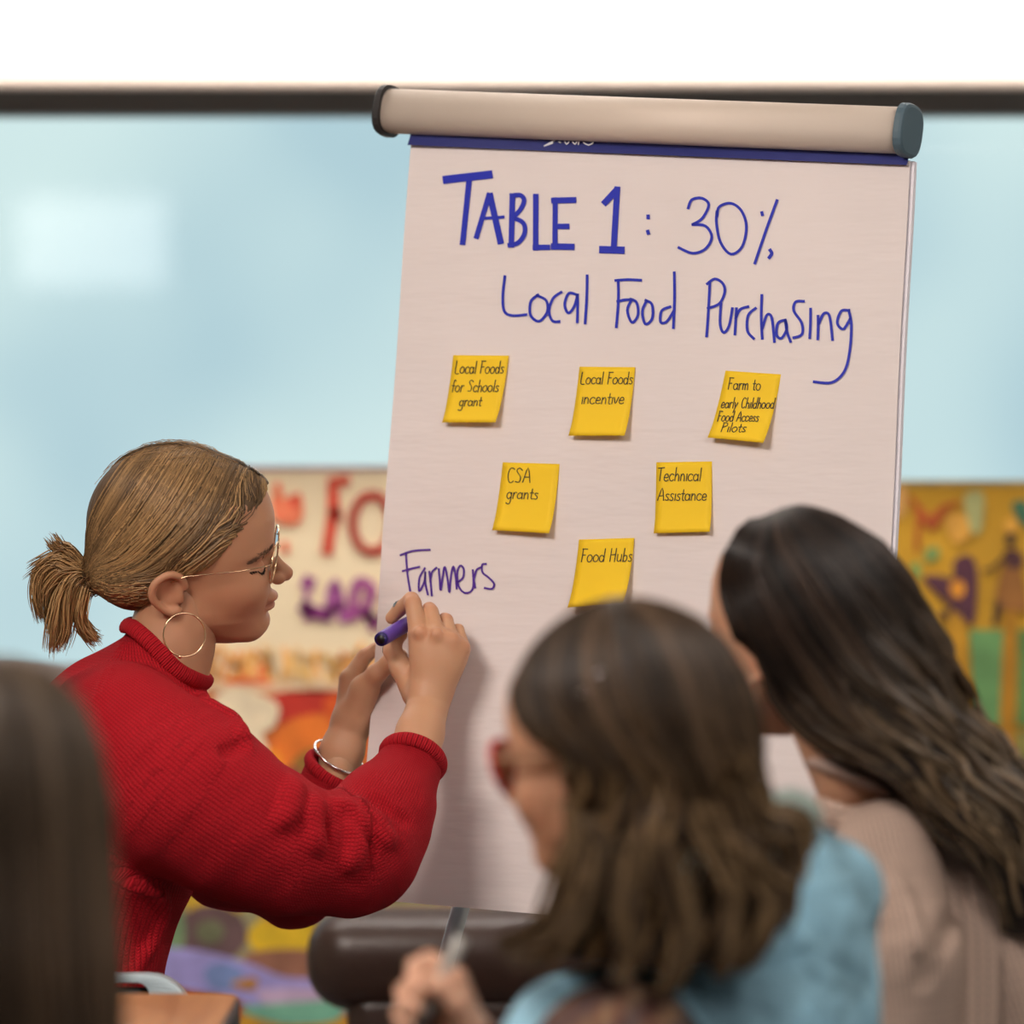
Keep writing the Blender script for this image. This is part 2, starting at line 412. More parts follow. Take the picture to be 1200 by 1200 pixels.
# ----------------------------------------------------------------- a head, facing +X, in 0.9 mm units about its centre
def head_local():
    f = Field((-118, -92, -135), (140, 92, 118), 2.0)
    O = lambda px, y, py: (px-210, y, 640-py)
    f.ell(O(206, 0, 616), (99, 72, 88)); f.ell(O(252, 0, 602), (66, 62, 62), 12)
    # face: horizontal slices whose front follows the profile
    zs = np.array([555, 576, 600, 622, 636, 650, 665, 680, 692, 705, 718, 730, 740, 748, 756])
    xf = np.array([290, 308, 318, 320.5, 319.5, 315, 314, 315, 316, 314, 311, 311, 306, 296, 276])
    wv = np.array([60, 64, 67, 68, 68, 67, 66, 65, 63, 60, 54, 42, 35, 27, 16])
    xb = np.array([200, 200, 200, 200, 200, 195, 192, 190, 192, 197, 204, 212, 220, 228, 236])
    sl, g = f.region((-60, -90, -120), (120, 90, 90))
    py = 640-g[2]; order = lambda a: np.interp(py, zs, a)
    a_f = order(xf)-210; b_w = order(wv); a_b = order(xb)-210; c = a_b*.55+a_f*.45
    X = g[0]-c; af = np.where(X > 0, a_f-c, c-a_b)
    rr = (np.abs(X/af)**2.35+np.abs(g[1]/b_w)**2.35)**(1/2.35)
    D = (rr-1)*np.minimum(af, b_w); D = np.maximum(D, np.maximum(574-py, py-754))
    D = D*np.ones_like(f.F[sl]); f.comb(sl, D, 14, False)
    f.ell(O(297, 0, 732), (17, 21, 13), 9)                                    # chin
    for s in (-1, 1):
        f.cone(O(228, s*48, 708), O(290, s*20, 738), 11, 9, 24)              # jaw line
        f.ell(O(286, s*38, 678), (22, 18, 18), 24)                            # cheek
        f.ell(O(312, s*30, 652), (10, 16, 8), 9, True)                      # eye socket
        f.ell(O(296, s*31, 655), (14.5, 15, 11.5), 3)                         # closed lid over the eyeball
        f.cone(O(310, s*14, 632), O(302, s*44, 636), 6, 5, 9)                 # brow ridge
    f.cone(O(314, 0, 640), O(320, 0, 656), 6.5, 6, 6)
    f.cone(O(320, 0, 656), O(334.5, 0, 672.5), 6, 8.2, 5)                     # nose
    f.cone(O(322, 0, 676), O(333, 0, 676), 7, 6.5, 4)
    for s in (-1, 1):
        f.ell(O(325, s*10, 677), (9, 6, 7), 3.5); f.ell(O(327, s*5.5, 684), (4, 2.4, 2.4), 2, True)
    f.ell(O(312, 0, 701), (13, 20, 6.5), 3.5); f.ell(O(309.5, 0, 712), (12, 18, 6), 3.5)
    f.cone(O(324, -3, 706.6), O(324, 3, 706.6), 1.6, 1.6, 1.5, True)
    for s in (-1, 1): f.cone(O(323, s*3, 706.6), O(306, s*21, 708.5), 1.6, 1.7, 1.5, True)
    f.ell(O(318, 0, 720), (6, 14, 3.5), 5, True)
    for s in (-1, 1):                                                         # ears
        P = catmull([(10, s*70, -27), (6, s*75, -14), (-8, s*82, -8), (-24, s*86, -18), (-27, s*85, -34), (-18, s*80, -48), (-6, s*76, -56), (3, s*72, -54)], 3)
        f.ell((-9, s*73, -31), (17, 5, 21), 3)
        f.ell((-8, s*80, -29), (10, 5, 13), 3, True)
        for i in range(len(P)-1): f.cone(P[i], P[i+1], 4.2, 4.2, 2.5)
        f.ell((-3, s*74, -54), (7, 4, 7), 3)
        f.cone((4, s*72, -36), (5, s*72, -42), 4.5, 4, 3)
    V, Q = f.nets(); V = relax(V, Q, 1, .4)
    return V, Q, f
HV, HQ, HF = head_local()
def head_cols(V, base):
    px = V[:, 0]+210; py = 640-V[:, 2]; y = V[:, 1]; c = np.tile(np.array(base), (len(V), 1))
    lip = np.exp(-((py-706)/6.5)**2)*smooth01(px, 303, 309)*(np.abs(y) < 22); c = c*(1-lip[:, None]*.6)+lip[:, None]*.6*np.array([.40, .12, .11])
    ck = np.exp(-((px-285)**2+(py-692)**2)/700); c = c*(1-ck[:, None]*.25)+ck[:, None]*.25*np.array([base[0]*1.05, base[1]*.7, base[2]*.65])
    er = np.exp(-((px-200)**2+(py-671)**2)/500)*(np.abs(y) > 68); c = c*(1-er[:, None]*.25)+er[:, None]*.25*np.array([base[0], base[1]*.62, base[2]*.6])
    ns = np.exp(-((px-338)**2+(py-676)**2)/160); c = c*(1-ns[:, None]*.2)+ns[:, None]*.2*np.array([base[0], base[1]*.7, base[2]*.7])
    return c
class Pose:
    """places the 0.9 mm head space in the world"""
    def __init__(s, origin, R, scale=.0009): s.o = np.array(origin); s.R = np.array(R); s.s = scale
    def __call__(s, P): return s.o+s.s*(np.asarray(P, float) @ s.R.T)
def rotz(a): c, s_ = math.cos(a), math.sin(a); return np.array([[c, -s_, 0], [s_, c, 0], [0, 0, 1.]])
def roty(a): c, s_ = math.cos(a), math.sin(a); return np.array([[c, 0, s_], [0, 1, 0], [-s_, 0, c.real]])
def rotx(a): c, s_ = math.cos(a), math.sin(a); return np.array([[1., 0, 0], [0, c, -s_], [0, s_, c]])
# ================================================================= the room
def slab(name, lo, hi, m, kind='structure', parent=None, bevel=0, label=None):
    c = [(a+b)/2 for a, b in zip(lo, hi)]; d = [b-a for a, b in zip(lo, hi)]
    o = MB().box(c, d).build(name, m, parent, bevel=bevel)
    if not parent: tag(o, label, None, None, kind)
    return o
YW = 8.2
slab('floor', (-4, -3, -.1), (4, 8.5, 0), MT['floor'], label='dark grey carpet floor of the meeting room')
slab('ceiling', (-4, -3, 2.9), (4, 8.5, 3.0), MT['ceil'], label='white ceiling above the meeting room')
slab('wall_left', (-4.1, -3, 0), (-4, 8.5, 2.9), MT['wall'], label='plain painted side wall on the left')
slab('wall_right', (4, -3, 0), (4.1, 8.5, 2.9), MT['wall'], label='plain painted side wall on the right')
slab('wall_rear', (-4, -3.1, 0), (4, -3, 2.9), MT['wall'], label='plain wall behind the viewer')
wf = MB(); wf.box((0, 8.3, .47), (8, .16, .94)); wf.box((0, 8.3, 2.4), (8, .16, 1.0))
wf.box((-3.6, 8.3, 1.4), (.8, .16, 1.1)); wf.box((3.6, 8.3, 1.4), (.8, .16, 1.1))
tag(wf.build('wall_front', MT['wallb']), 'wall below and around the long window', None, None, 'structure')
wn = tag(empty('window_1', (0, YW, 1.4), 'long horizontal window with dark frame and pale misty view', None), kind='structure')
fz = W(0, 137, YW).z
fr = MB(); fr.box((0, YW, fz+.055), (6.4, .08, .11)); fr.box((0, YW, .955), (6.4, .09, .05))
fr.box((-3.2, YW, 1.4), (.08, .08, 1.0)); fr.box((3.2, YW, 1.4), (.08, .08, 1.0))
fr.build('window_frame', MT['frame'], wn, bevel=.006)
# clear pane: mostly transparent with a fresnel reflection
gm = bpy.data.materials.new('window_glass'); gm.use_nodes = True; N = gm.node_tree; N.nodes.clear()
go = N.nodes.new('ShaderNodeOutputMaterial'); gx = N.nodes.new('ShaderNodeMixShader'); gt = N.nodes.new('ShaderNodeBsdfTransparent')
gg = N.nodes.new('ShaderNodeBsdfGlossy'); gf = N.nodes.new('ShaderNodeFresnel'); gf.inputs['IOR'].default_value = 1.52
gg.inputs['Roughness'].default_value = .03; gt.inputs['Color'].default_value = (.97, .99, 1, 1)
N.links.new(gf.outputs[0], gx.inputs[0]); N.links.new(gt.outputs[0], gx.inputs[1]); N.links.new(gg.outputs[0], gx.inputs[2]); N.links.new(gx.outputs[0], go.inputs[0])
MB().add([(-3.2, YW+.01, .95), (3.2, YW+.01, .95), (3.2, YW+.01, 1.9), (-3.2, YW+.01, 1.9)], [(0, 1, 2, 3)]).build('window_pane', gm, wn)
slab('trim_1', (-3.3, 8.13, .915), (3.3, 8.2, .935), mat('window_sill', rgb(120, 120, 105), .5), bevel=.004, label='window sill below the long window')
# glowing panel added on the rear wall to give the pane its bright reflection
lum = empty('reflection_panel', (-1.43, -2.99, 2.12), 'rectangular glowing panel added on the rear wall to be mirrored in the window', 'light')
MB().box((-1.43, -2.97, 2.12), (.54, .05, .34)).build('housing', MT['chairw'], lum, bevel=.01)
MB().box((-1.43, -2.94, 2.12), (.50, .02, .30)).build('glow_face', mat('glowing_panel_face', (1, 1, 1), .5, emit=((1, .97, .95), 5)), lum)

# projection screen, let down in front of the window
sc = empty('projection_screen', (0, 7.7, 1.8), 'white roll-down projection screen whose bottom edge hangs above the window', 'screen')
zb = W(0, 98, 7.7).z
MB().box((0, 7.7, (zb+2.8)/2+.005), (4.6, .004, 2.8-zb)).build('fabric', MT['screen'], sc)
MB().tube([(-2.32, 7.7, zb), (2.32, 7.7, zb)], .0095, 16).build('bottom_bar', MT['screenbar'], sc, smooth=True)
MB().box((0, 7.7, 2.84), (4.8, .12, .12)).build('housing', MT['screenbar'], sc, bevel=.015)

# ================================================================= painted banners on the window
def blob(mb, pts, d, col, lift, smooth=True, thick=.0016):
    P = catmull(np.array([(x, y) for x, y in pts], float), 5, True) if smooth else np.array(pts, float)
    V = [W(x, y, d-lift) for x, y in P]; n = len(V)
    B = [v+Vector((0, thick, 0)) for v in V]
    mb.add(V+B, [tuple(range(n))]+[(i, (i+1) % n, n+(i+1) % n, n+i) for i in range(n)], rgb(*col))
def stroke(mb, pts, d, wd, col, lift):
    P = catmull(np.array(pts, float), 5); T = np.gradient(P, axis=0); T /= np.linalg.norm(T, axis=1)[:, None]
    Nn = np.stack([-T[:, 1], T[:, 0]], 1)*wd/2; A = P+Nn; B = P-Nn; n = len(P)
    V = [W(x, y, d-lift) for x, y in A]+[W(x, y, d-lift) for x, y in B]
    mb.add(V, [(i, i+1, n+i+1, n+i) for i in range(n-1)], rgb(*col))
def circle(cx, cy, r, ry=None, n=10): return [(cx+r*math.cos(a*2*PI/n), cy+(ry or r)*math.sin(a*2*PI/n)) for a in range(n)]
DP = 8.1
ba = empty('painted_banner', W(560, 900, DP), 'cream painted banner with red and purple letters, left of the flipchart', 'banner', 'painted banners hung on the window')
q = MB(); q.box(((W(162, 0, DP).x+W(850, 0, DP).x)/2, DP+.004, (W(0, 546, DP).z+.30)/2), (W(850, 0, DP).x-W(162, 0, DP).x, .006, W(0, 546, DP).z-.30))
q.build('banner_sheet', mat('cream_banner_paper', rgb(246, 224, 186), .85, bump=(30, .3, .002)), ba)
m1 = MB(); c = lambda *a, **k: blob(m1, *a, **k)
c([(162, 547), (850, 547), (850, 551), (162, 551)], DP, (190, 150, 165), .003, False)
# lower picture
c([(162, 806), (450, 808), (850, 806), (850, 1330), (162, 1330)], DP, (214, 108, 44), .002, False)
c([(162, 800), (470, 803), (470, 812), (162, 810)], DP, (238, 200, 160), .004, False)
c([(322, 812), (440, 814), (420, 850), (372, 838), (335, 858)], DP, (200, 52, 36), .004)
c([(330, 850), (385, 838), (400, 880), (352, 925), (322, 900)], DP, (232, 120, 40), .005)
c([(345, 890), (372, 878), (380, 910), (360, 945), (338, 925)], DP, (150, 108, 44), .006)
c([(248, 826), (270, 806), (300, 812), (326, 826), (322, 850), (308, 860), (314, 880), (296, 872), (276, 842)], DP, (248, 226, 190), .007)
c([(262, 800), (300, 778), (322, 800)], DP, (232, 90, 60), .004)
c([(380, 820), (430, 812), (445, 840), (400, 860)], DP, (226, 92, 32), .006)
c([(330, 905), (348, 900), (350, 922), (336, 930)], DP, (140, 60, 60), .007)
c([(280, 880), (320, 878), (330, 900), (300, 915), (280, 900)], DP, (240, 150, 40), .006)
c([(162, 1038), (450, 1040), (850, 1010), (850, 1120), (420, 1128), (162, 1130)], DP, (158, 148, 108), .003, False)
c([(215, 1045), (260, 1030), (300, 1055), (260, 1075), (225, 1072)], DP, (214, 170, 50), .004)
c(circle(248, 1094, 42, 34), DP, (104, 78, 78), .005); c(circle(246, 1092, 17, 14), DP, (112, 112, 82), .006)
c([(292, 1090), (330, 1066), (372, 1078), (398, 1085), (396, 1116), (340, 1122), (300, 1115)], DP, (228, 186, 36), .005)
c([(300, 1058), (330, 1056), (360, 1072), (318, 1080)], DP, (222, 150, 70), .0055)
c([(178, 1080), (212, 1070), (214, 1110), (182, 1116)], DP, (116, 140, 100), .0055)
c([(285, 1122), (330, 1112), (400, 1118), (408, 1140), (330, 1150)], DP, (150, 100, 78), .006)
c([(164, 1116), (220, 1112), (290, 1128), (340, 1146), (420, 1146), (430, 1170), (330, 1182), (240, 1164), (168, 1146)], DP, (160, 150, 208), .007)
c([(240, 1136), (262, 1128), (286, 1140), (270, 1160), (246, 1156)], DP, (120, 140, 190), .008)
c([(270, 1152), (300, 1146), (296, 1160)], DP, (190, 130, 60), .009)
c([(300, 1162), (360, 1158), (440, 1172), (400, 1186), (330, 1184)], DP, (196, 168, 198), .008)
c([(280, 1182), (330, 1176), (398, 1174), (392, 1196), (330, 1200)], DP, (120, 178, 150), .009)
c([(270, 1196), (380, 1192), (470, 1210), (470, 1290), (270, 1290)], DP, (206, 150, 40), .007)
c([(600, 1180), (850, 1150), (850, 1290), (600, 1290)], DP, (150, 110, 70), .007, False)
# orange painted grass band
for k in range(34):
    x = 240+k*7.5; y0 = 800-random.random()*8; c_ = random.choice([(246, 178, 92), (240, 150, 70), (250, 200, 130), (244, 196, 120)])
    stroke(m1, [(x, y0), (x+random.uniform(-8, 8), y0-18), (x+random.uniform(-18, 18), y0-28-random.random()*12)], DP, 5.5, c_, .0042)
m1.build('painted_scene', MT['print'], ba, usecol=True)
m2 = MB(); s_ = lambda p, wd, col, l=.005: stroke(m2, p, DP, wd, col, l)
RO = (226, 74, 52); OR = (244, 120, 82); PU = (158, 62, 138)
s_([(340, 588), (350, 586)], 14, RO); s_([(324, 566), (328, 582)], 8, OR)
blob(m2, [(320, 578), (334, 584), (352, 578), (354, 608), (338, 616), (320, 606)], DP, (244, 130, 92), .0045)
s_([(330, 642), (338, 640)], 14, OR)
s_([(282, 580), (284, 640)], 12, OR); s_([(268, 596), (304, 592)], 10, RO)
s_([(390, 572), (390, 600), (383, 650)], 13, RO); s_([(384, 566), (410, 562)], 11, RO); s_([(388, 604), (400, 600)], 16, (214, 60, 48))
for p in (circle(436, 613, 23, 33),): s_(p+p[:1], 11, (178, 62, 50), .0055)
for p in (circle(500, 613, 23, 33),): s_(p+p[:1], 11, RO)
s_([(548, 575), (540, 645)], 12, RO); s_([(560, 580), (585, 610), (545, 645)], 11, RO)
m2.build('painted_lettering', MT['print'], ba, usecol=True); m2 = MB()
s_([(364, 676), (358, 690)], 15, PU); s_([(360, 692), (356, 714)], 7, (196, 130, 170)); s_([(352, 708), (366, 716), (386, 722)], 15, PU); s_([(360, 712), (364, 726)], 14, PU)
s_([(384, 728), (392, 682), (404, 730)], 11, (176, 92, 156)); s_([(386, 712), (402, 712)], 10, PU)
s_([(412, 728), (418, 684), (436, 690), (430, 712), (440, 738)], 12, (166, 80, 140)); s_([(418, 714), (446, 730)], 11, PU)
s_([(452, 728), (456, 690), (466, 712), (478, 690), (480, 730)], 11, PU)
m2.build('painted_lettering', MT['print'], ba, usecol=True)

bb = empty('painted_banner', W(1180, 850, DP), 'golden ochre painted banner with a purple heart and dark dancing figure, right of the flipchart', 'banner', 'painted banners hung on the window')
q = MB(); x0, x1 = W(985, 0, DP).x, W(1420, 0, DP).x; zt = W(0, 567, DP).z
q.box(((x0+x1)/2, DP+.004, (zt+.30)/2), (x1-x0, .006, zt-.30))
q.build('banner_sheet', mat('ochre_banner_paper', rgb(190, 142, 34), .85, bump=(30, .3, .002), var=(9, .2)), bb)
m3 = MB(); c = lambda *a, **k: blob(m3, *a, **k)
c([(985, 563), (1420, 563), (1420, 569), (985, 569)], DP, (176, 150, 90), .003, False)
c([(1045, 575), (1062, 572), (1060, 602), (1046, 606)], DP, (202, 150, 84), .003)
c([(1066, 582), (1076, 590), (1090, 604), (1104, 592), (1126, 588), (1108, 600), (1100, 616), (1090, 622), (1080, 612), (1076, 648), (1072, 636), (1074, 606)], DP, (176, 82, 34), .004)
c([(1108, 608), (1130, 602), (1136, 628), (1118, 636)], DP, (212, 154, 62), .004)
c([(1130, 582), (1152, 578), (1150, 620), (1138, 622)], DP, (166, 164, 108), .0035)
c([(1084, 646), (1098, 640), (1100, 654), (1086, 658)], DP, (126, 152, 84), .004); c([(1066, 664), (1078, 660), (1076, 680)], DP, (120, 150, 80), .004)
c([(1082, 678), (1100, 674), (1116, 678), (1118, 658), (1132, 650), (1144, 662), (1145, 700), (1140, 732), (1126, 722), (1104, 702)], DP, (84, 44, 58), .005)
c(circle(1122, 690, 9, 11), DP, (218, 142, 40), .006)
c([(1098, 720), (1116, 712), (1108, 726)], DP, (94, 66, 40), .006)
c(circle(1185, 616, 8, 9), DP, (214, 156, 60), .005); c(circle(1184, 632, 6, 8), DP, (56, 38, 34), .006)
c([(1176, 648), (1192, 644), (1200, 660), (1184, 666)], DP, (78, 42, 44), .006)
c([(1180, 654), (1194, 656), (1204, 712), (1190, 716), (1166, 706)], DP, (142, 92, 40), .0055)
stroke(m3, [(1178, 652), (1166, 664), (1152, 670)], DP, 5, (84, 58, 34), .006)
stroke(m3, [(1170, 704), (1166, 732)], DP, 7, (66, 46, 36), .006)
c([(1186, 590), (1204, 588), (1206, 616), (1194, 610)], DP, (62, 104, 78), .0045)
c([(1136, 738), (1178, 738), (1176, 850), (1142, 850)], DP, (98, 140, 84), .004, False)
c([(1190, 738), (1260, 738), (1260, 850), (1188, 850)], DP, (92, 128, 66), .004, False)
c([(1110, 724), (1132, 730), (1134, 900), (1116, 900)], DP, (178, 128, 26), .0045)
c([(1178, 716), (1192, 720), (1188, 880), (1172, 880)], DP, (172, 118, 20), .005)
c([(1226, 600), (1250, 596), (1262, 640), (1256, 720), (1232, 716)], DP, (150, 70, 40), .005)
c([(1280, 640), (1330, 610), (1370, 680), (1320, 740)], DP, (84, 44, 58), .005)
c([(985, 860), (1420, 852), (1420, 1330), (985, 1330)], DP, (132, 126, 62), .003, False)
m3.build('painted_scene', MT['print'], bb, usecol=True)

# ================================================================= brown leather sofa by the window wall
DS = 7.1
so = empty('sofa', W(560, 1180, DS), 'dark brown leather sofa with a thick rounded backrest, below the flipchart', 'sofa')
xs0, xs1 = W(360, 0, DS).x, W(860, 0, DS).x; zt = W(0, 1063, DS).z; zb2 = W(0, 1183, DS).z
def rounded(name, c_, d_, r, m, par): return MB().box(c_, d_).build(name, m, par, bevel=r, seg=5)
rounded('headrest', ((xs0+xs1)/2, DS, (zt+zb2)/2), (xs1-xs0, .14, zt-zb2), .055, MT['leather'], so)
rounded('backrest', ((xs0+xs1)/2+.02, DS+.03, .40), (xs1-xs0-.06, .16, .42), .03, MT['leather'], so)
rounded('seat', ((xs0+xs1)/2+.02, DS-.32, .33), (xs1-xs0-.06, .6, .18), .05, MT['leather'], so)
for x in (xs0+.05, xs1-.05): rounded('armrest', (x, DS-.32, .35), (.09, .6, .36), .035, MT['leather'], so)
rounded('base', ((xs0+xs1)/2, DS-.28, .17), (xs1-xs0-.04, .66, .16), .02, MT['leather'], so)
for x in (xs0+.1, xs1-.1):
    for y in (DS-.54, DS): MB().tube([(x, y, 0), (x, y, .10)], .018, 12).build('leg', MT['black'], so, smooth=True)

# ================================================================= flipchart
NV = Vector((.577, 1, -.176)).normalized()
def CP(px, py, off=0.):
    u = (px-600)*K; v = -(py-600)*K; t = (6+.577*.144)/(1+.577*u-.176*v)
    return Vector((t*u, t, CAMZ+t*v))-NV*off
TL, TR, BR, BL = (482, 163), (1066, 188), (1020, 1105), (419, 1053)
def quad(c4, s, t, off=0.):
    a = [c4[0][i]*(1-s)+c4[1][i]*s for i in (0, 1)]; b = [c4[3][i]*(1-s)+c4[2][i]*s for i in (0, 1)]
    return CP(a[0]*(1-t)+b[0]*t, a[1]*(1-t)+b[1]*t, off)
def ripple(s, t): return .0012*math.sin(9*s+3*t)*t+.0012*math.sin(5*t*PI+4*s)+.006*(max(0, t-.8)/.2)**2*(1-s*.5)
def sheet(name, m, par, c4, o0, th, nx=24, ny=36):
    V = []; F = []
    for L in (0, 1):
        for j in range(ny+1):
            for i in range(nx+1):
                s, t = i/nx, j/ny; V.append(quad(c4, s, t, o0+ripple(s, t)-L*th))
    n1 = (nx+1)*(ny+1); I = lambda L, i, j: L*n1+j*(nx+1)+i
    for j in range(ny):
        for i in range(nx):
            F.append((I(0, i, j), I(0, i+1, j), I(0, i+1, j+1), I(0, i, j+1))); F.append((I(1, i, j), I(1, i, j+1), I(1, i+1, j+1), I(1, i+1, j)))
    for i in range(nx): F.append((I(0, i, 0), I(1, i, 0), I(1, i+1, 0), I(0, i+1, 0))); F.append((I(0, i, ny), I(0, i+1, ny), I(1, i+1, ny), I(1, i, ny)))
    for j in range(ny): F.append((I(0, 0, j), I(0, 0, j+1), I(1, 0, j+1), I(1, 0, j))); F.append((I(0, nx, j), I(1, nx, j), I(1, nx, j+1), I(0, nx, j+1)))
    o = MB().add(V, F).build(name, m, par, smooth=False)
    return o
pad = empty('paper_pad', CP(740, 600), 'large flipchart paper pad with blue handwritten heading, hanging from the easel', 'paper pad')
sheet('sheet', MT['paper'], pad, (TL, TR, BR, BL), 0, .0006)
sheet('lower_sheets', MT['paperw'], pad, ((483, 163), (1069.5, 188), (1023.5, 1101), (422, 1050)), -.0035, .006)
def ribbon(mb, pts, wd, off=.0012, sm=5, mp=None, calligraphy=0):
    """a pen stroke of width wd (image-sized units) on the paper"""
    P = catmull(np.array(pts, float), sm) if sm > 1 and len(pts) > 2 else np.array(pts, float)
    T = np.gradient(P, axis=0); T /= np.maximum(np.linalg.norm(T, axis=1), 1e-6)[:, None]
    Nn = np.stack([-T[:, 1], T[:, 0]], 1)*wd/2
    P[0] -= T[0]*wd*.35; P[-1] += T[-1]*wd*.35
    n = len(P); mp = mp or (lambda x, y, o: CP(x, y, o+ripple(*inv(x, y))))
    A = [mp(*(P[i]+Nn[i]), off) for i in range(n)]; B = [mp(*(P[i]-Nn[i]), off) for i in range(n)]
    mb.add(A+B, [(i, i+1, n+i+1, n+i) for i in range(n-1)])
def inv(x, y):
    t = 0; 
    for _ in range(4):
        xl = TL[0]+(BL[0]-TL[0])*t; xr = TR[0]+(BR[0]-TR[0])*t; s = (x-xl)/(xr-xl)
        yt = TL[1]+(TR[1]-TL[1])*s; yb = BL[1]+(BR[1]-BL[1])*s; t = (y-yt)/(yb-yt)
    return s, max(0, t)
def arc(cx, cy, rx, ry, a0=0, a1=360, n=12): return [(cx+rx*math.cos(math.radians(a0+(a1-a0)*i/n)), cy+ry*math.sin(math.radians(a0+(a1-a0)*i/n))) for i in range(n+1)]
def write(name, strokes, wd, m, par=None, off=.0012, sm=5):
    mb = MB()
    for p in strokes: ribbon(mb, p, wd, off, sm)
    return mb.build(name, m, par or pad)
def traced(name, items, m, ox, oy, sc, sm=5):
    """items: (width, point, point ...) in the enlarged frame of one line of writing"""
    mb = MB()
    for it in items: ribbon(mb, [(ox+x*sc, oy+y*sc) for x, y in it[1:]], it[0], .0012, sm if len(it) > 3 else 1)
    return mb.build(name, m, pad)
HX = (510, 190, .35); LX = (570, 310, .3667)
traced('heading_word', [(9.5, (38, 60), (186, 43)), (6.6, (117, 62), (95, 272)), (6, (184, 110), (141, 252)), (7.4, (187, 112), (221, 268)), (3.6, (160, 190), (232, 185)),
  (6.6, (262, 112), (257, 280)), (5.4, (258, 114), (288, 112), (301, 130), (287, 162), (262, 187)), (5.4, (262, 187), (297, 204), (302, 238), (281, 270), (250, 279)),
  (6.4, (340, 114), (338, 290)), (6.4, (334, 286), (380, 286)), (6, (405, 125), (402, 288)), (7, (398, 130), (468, 128)), (6.4, (404, 216), (445, 216)), (7.4, (396, 283), (460, 284))], MT['ink'], *HX)
traced('heading_numeral', [(7.4, (570, 137), (610, 94)), (7, (612, 90), (598, 290)), (8.6, (558, 293), (626, 295))], MT['ink'], *HX)
traced('heading_colon', [(4, (714, 180), (714, 188)), (4, (712, 231), (714, 239))], MT['ink'], *HX)
traced('heading_number', [(3.2, (848, 155), (860, 127), (893, 121), (917, 143), (895, 188), (862, 209)), (3.2, (862, 209), (905, 214), (926, 250), (905, 290), (862, 305), (815, 286)),
  (3.2, (944, 182), (952, 150), (990, 138), (1025, 162), (1042, 215), (1028, 282), (990, 308), (955, 268), (942, 205), (944, 165)),
  (3.6, (1094, 168), (1096, 177)), (3.3, (1145, 128), (1110, 222), (1070, 339)), (4, (1121, 294), (1127, 306), (1118, 320))], MT['ink'], *HX)
D_ = 3.2
traced('heading_word', [(D_, (60, 38), (53, 100), (57, 148), (82, 163), (128, 160)), (D_, (166, 97), (142, 118), (141, 162), (168, 181), (194, 152), (191, 115), (160, 99)),
  (D_, (240, 88), (213, 108), (200, 148), (211, 180), (233, 182)), (D_, (290, 97), (263, 92), (250, 128), (262, 155), (281, 132), (291, 96)), (D_, (291, 96), (291, 140), (290, 184)), (D_, (322, 35), (320, 110), (315, 188))], MT['ink'], *LX)
traced('heading_word', [(D_, (421, 52), (421, 120), (415, 200)), (D_, (412, 51), (450, 48), (494, 50)), (D_, (418, 118), (440, 113), (460, 112)),
  (D_, (464, 112), (450, 146), (465, 185), (484, 162), (480, 122), (460, 110)), (D_, (512, 115), (498, 150), (508, 190), (530, 172), (529, 128), (508, 114)),
  (D_, (588, 135), (560, 148), (557, 184), (577, 182), (600, 146)), (D_, (600, 25), (601, 110), (598, 203))], MT['ink'], *LX)
traced('heading_word', [(D_, (714, 55), (710, 150), (705, 230)), (D_, (705, 62), (730, 46), (755, 60), (762, 88), (745, 125), (708, 140)),
  (D_, (750, 125), (748, 190), (760, 218), (777, 196), (787, 140)), (D_, (800, 140), (798, 180), (796, 224)), (D_, (798, 172), (812, 144), (838, 135)),
  (D_, (862, 140), (838, 163), (836, 212), (857, 238)), (D_, (881, 98), (880, 170), (884, 238)), (D_, (884, 205), (898, 162), (914, 172), (923, 248)),
  (D_, (958, 178), (934, 188), (930, 226), (946, 236), (962, 207), (957, 177)), (D_, (957, 177), (963, 215), (975, 248)), (D_, (1016, 118), (990, 120), (984, 148), (1010, 188), (1011, 224), (984, 235)),
  (D_, (1038, 142), (1038, 190), (1036, 236)), (D_, (1062, 165), (1063, 200), (1062, 240)), (D_, (1064, 192), (1080, 158), (1099, 166), (1109, 242)),
  (D_, (1162, 148), (1136, 150), (1124, 188), (1144, 207), (1166, 172)), (D_, (1160, 146), (1169, 195), (1164, 280), (1147, 343), (1108, 378), (1050, 376))], MT['ink'], *LX)
write('farmers_word', [[(470.5, 651), (485, 646), (505, 644.5)], [(477, 648), (478.5, 672), (481.5, 693)], [(473, 669.5), (482, 667), (492.5, 664.5)],
  [(499, 666), (492.5, 678), (492, 693), (498, 682), (499.5, 670), (499, 682), (502, 697)],
  [(504, 670), (505.5, 684), (506.5, 698)], [(505, 682), (507, 671), (512.5, 665.5)],
  [(515, 667), (516, 680), (517, 692), (519.5, 676), (522, 664.5), (525, 678), (527, 694.5), (529, 676), (532, 664), (534.5, 676), (535.5, 690)],
  [(536, 683), (543, 677), (544, 667), (540, 663), (536.5, 671), (537.5, 686), (544, 694.5), (552, 693), (555, 685), (554.5, 668)],
  [(555, 675), (557, 689)], [(556, 678), (559, 668), (564, 665)], [(570, 661), (565.5, 662), (566, 671), (573, 677), (579, 684), (576.5, 690), (568, 689)]], 2.3, MT['inkp'])
# binding strip at the pad's top with the lower part of a white printed mark
sb = sheet('binding_strip', MT['strip'], pad, ((483, 150), (1065, 172), (1064.5, 194.5), (482, 171.5)), .002, .0018, 12, 2)
lg = MB()
for p in ([(650, 168.5), (640, 172)], [(656, 163), (640, 172)], [(657, 167), (659, 168)], [(664, 166), (666, 170), (669, 167)], [(673, 167), (676, 170), (678, 167)], [(681, 165), (680, 170)], [(686, 168), (692, 171), (698, 167), (690, 166)]):
    ribbon(lg, p, 1.6, .003, 2)
lg.build('printed_mark', MT['logo'], sb)

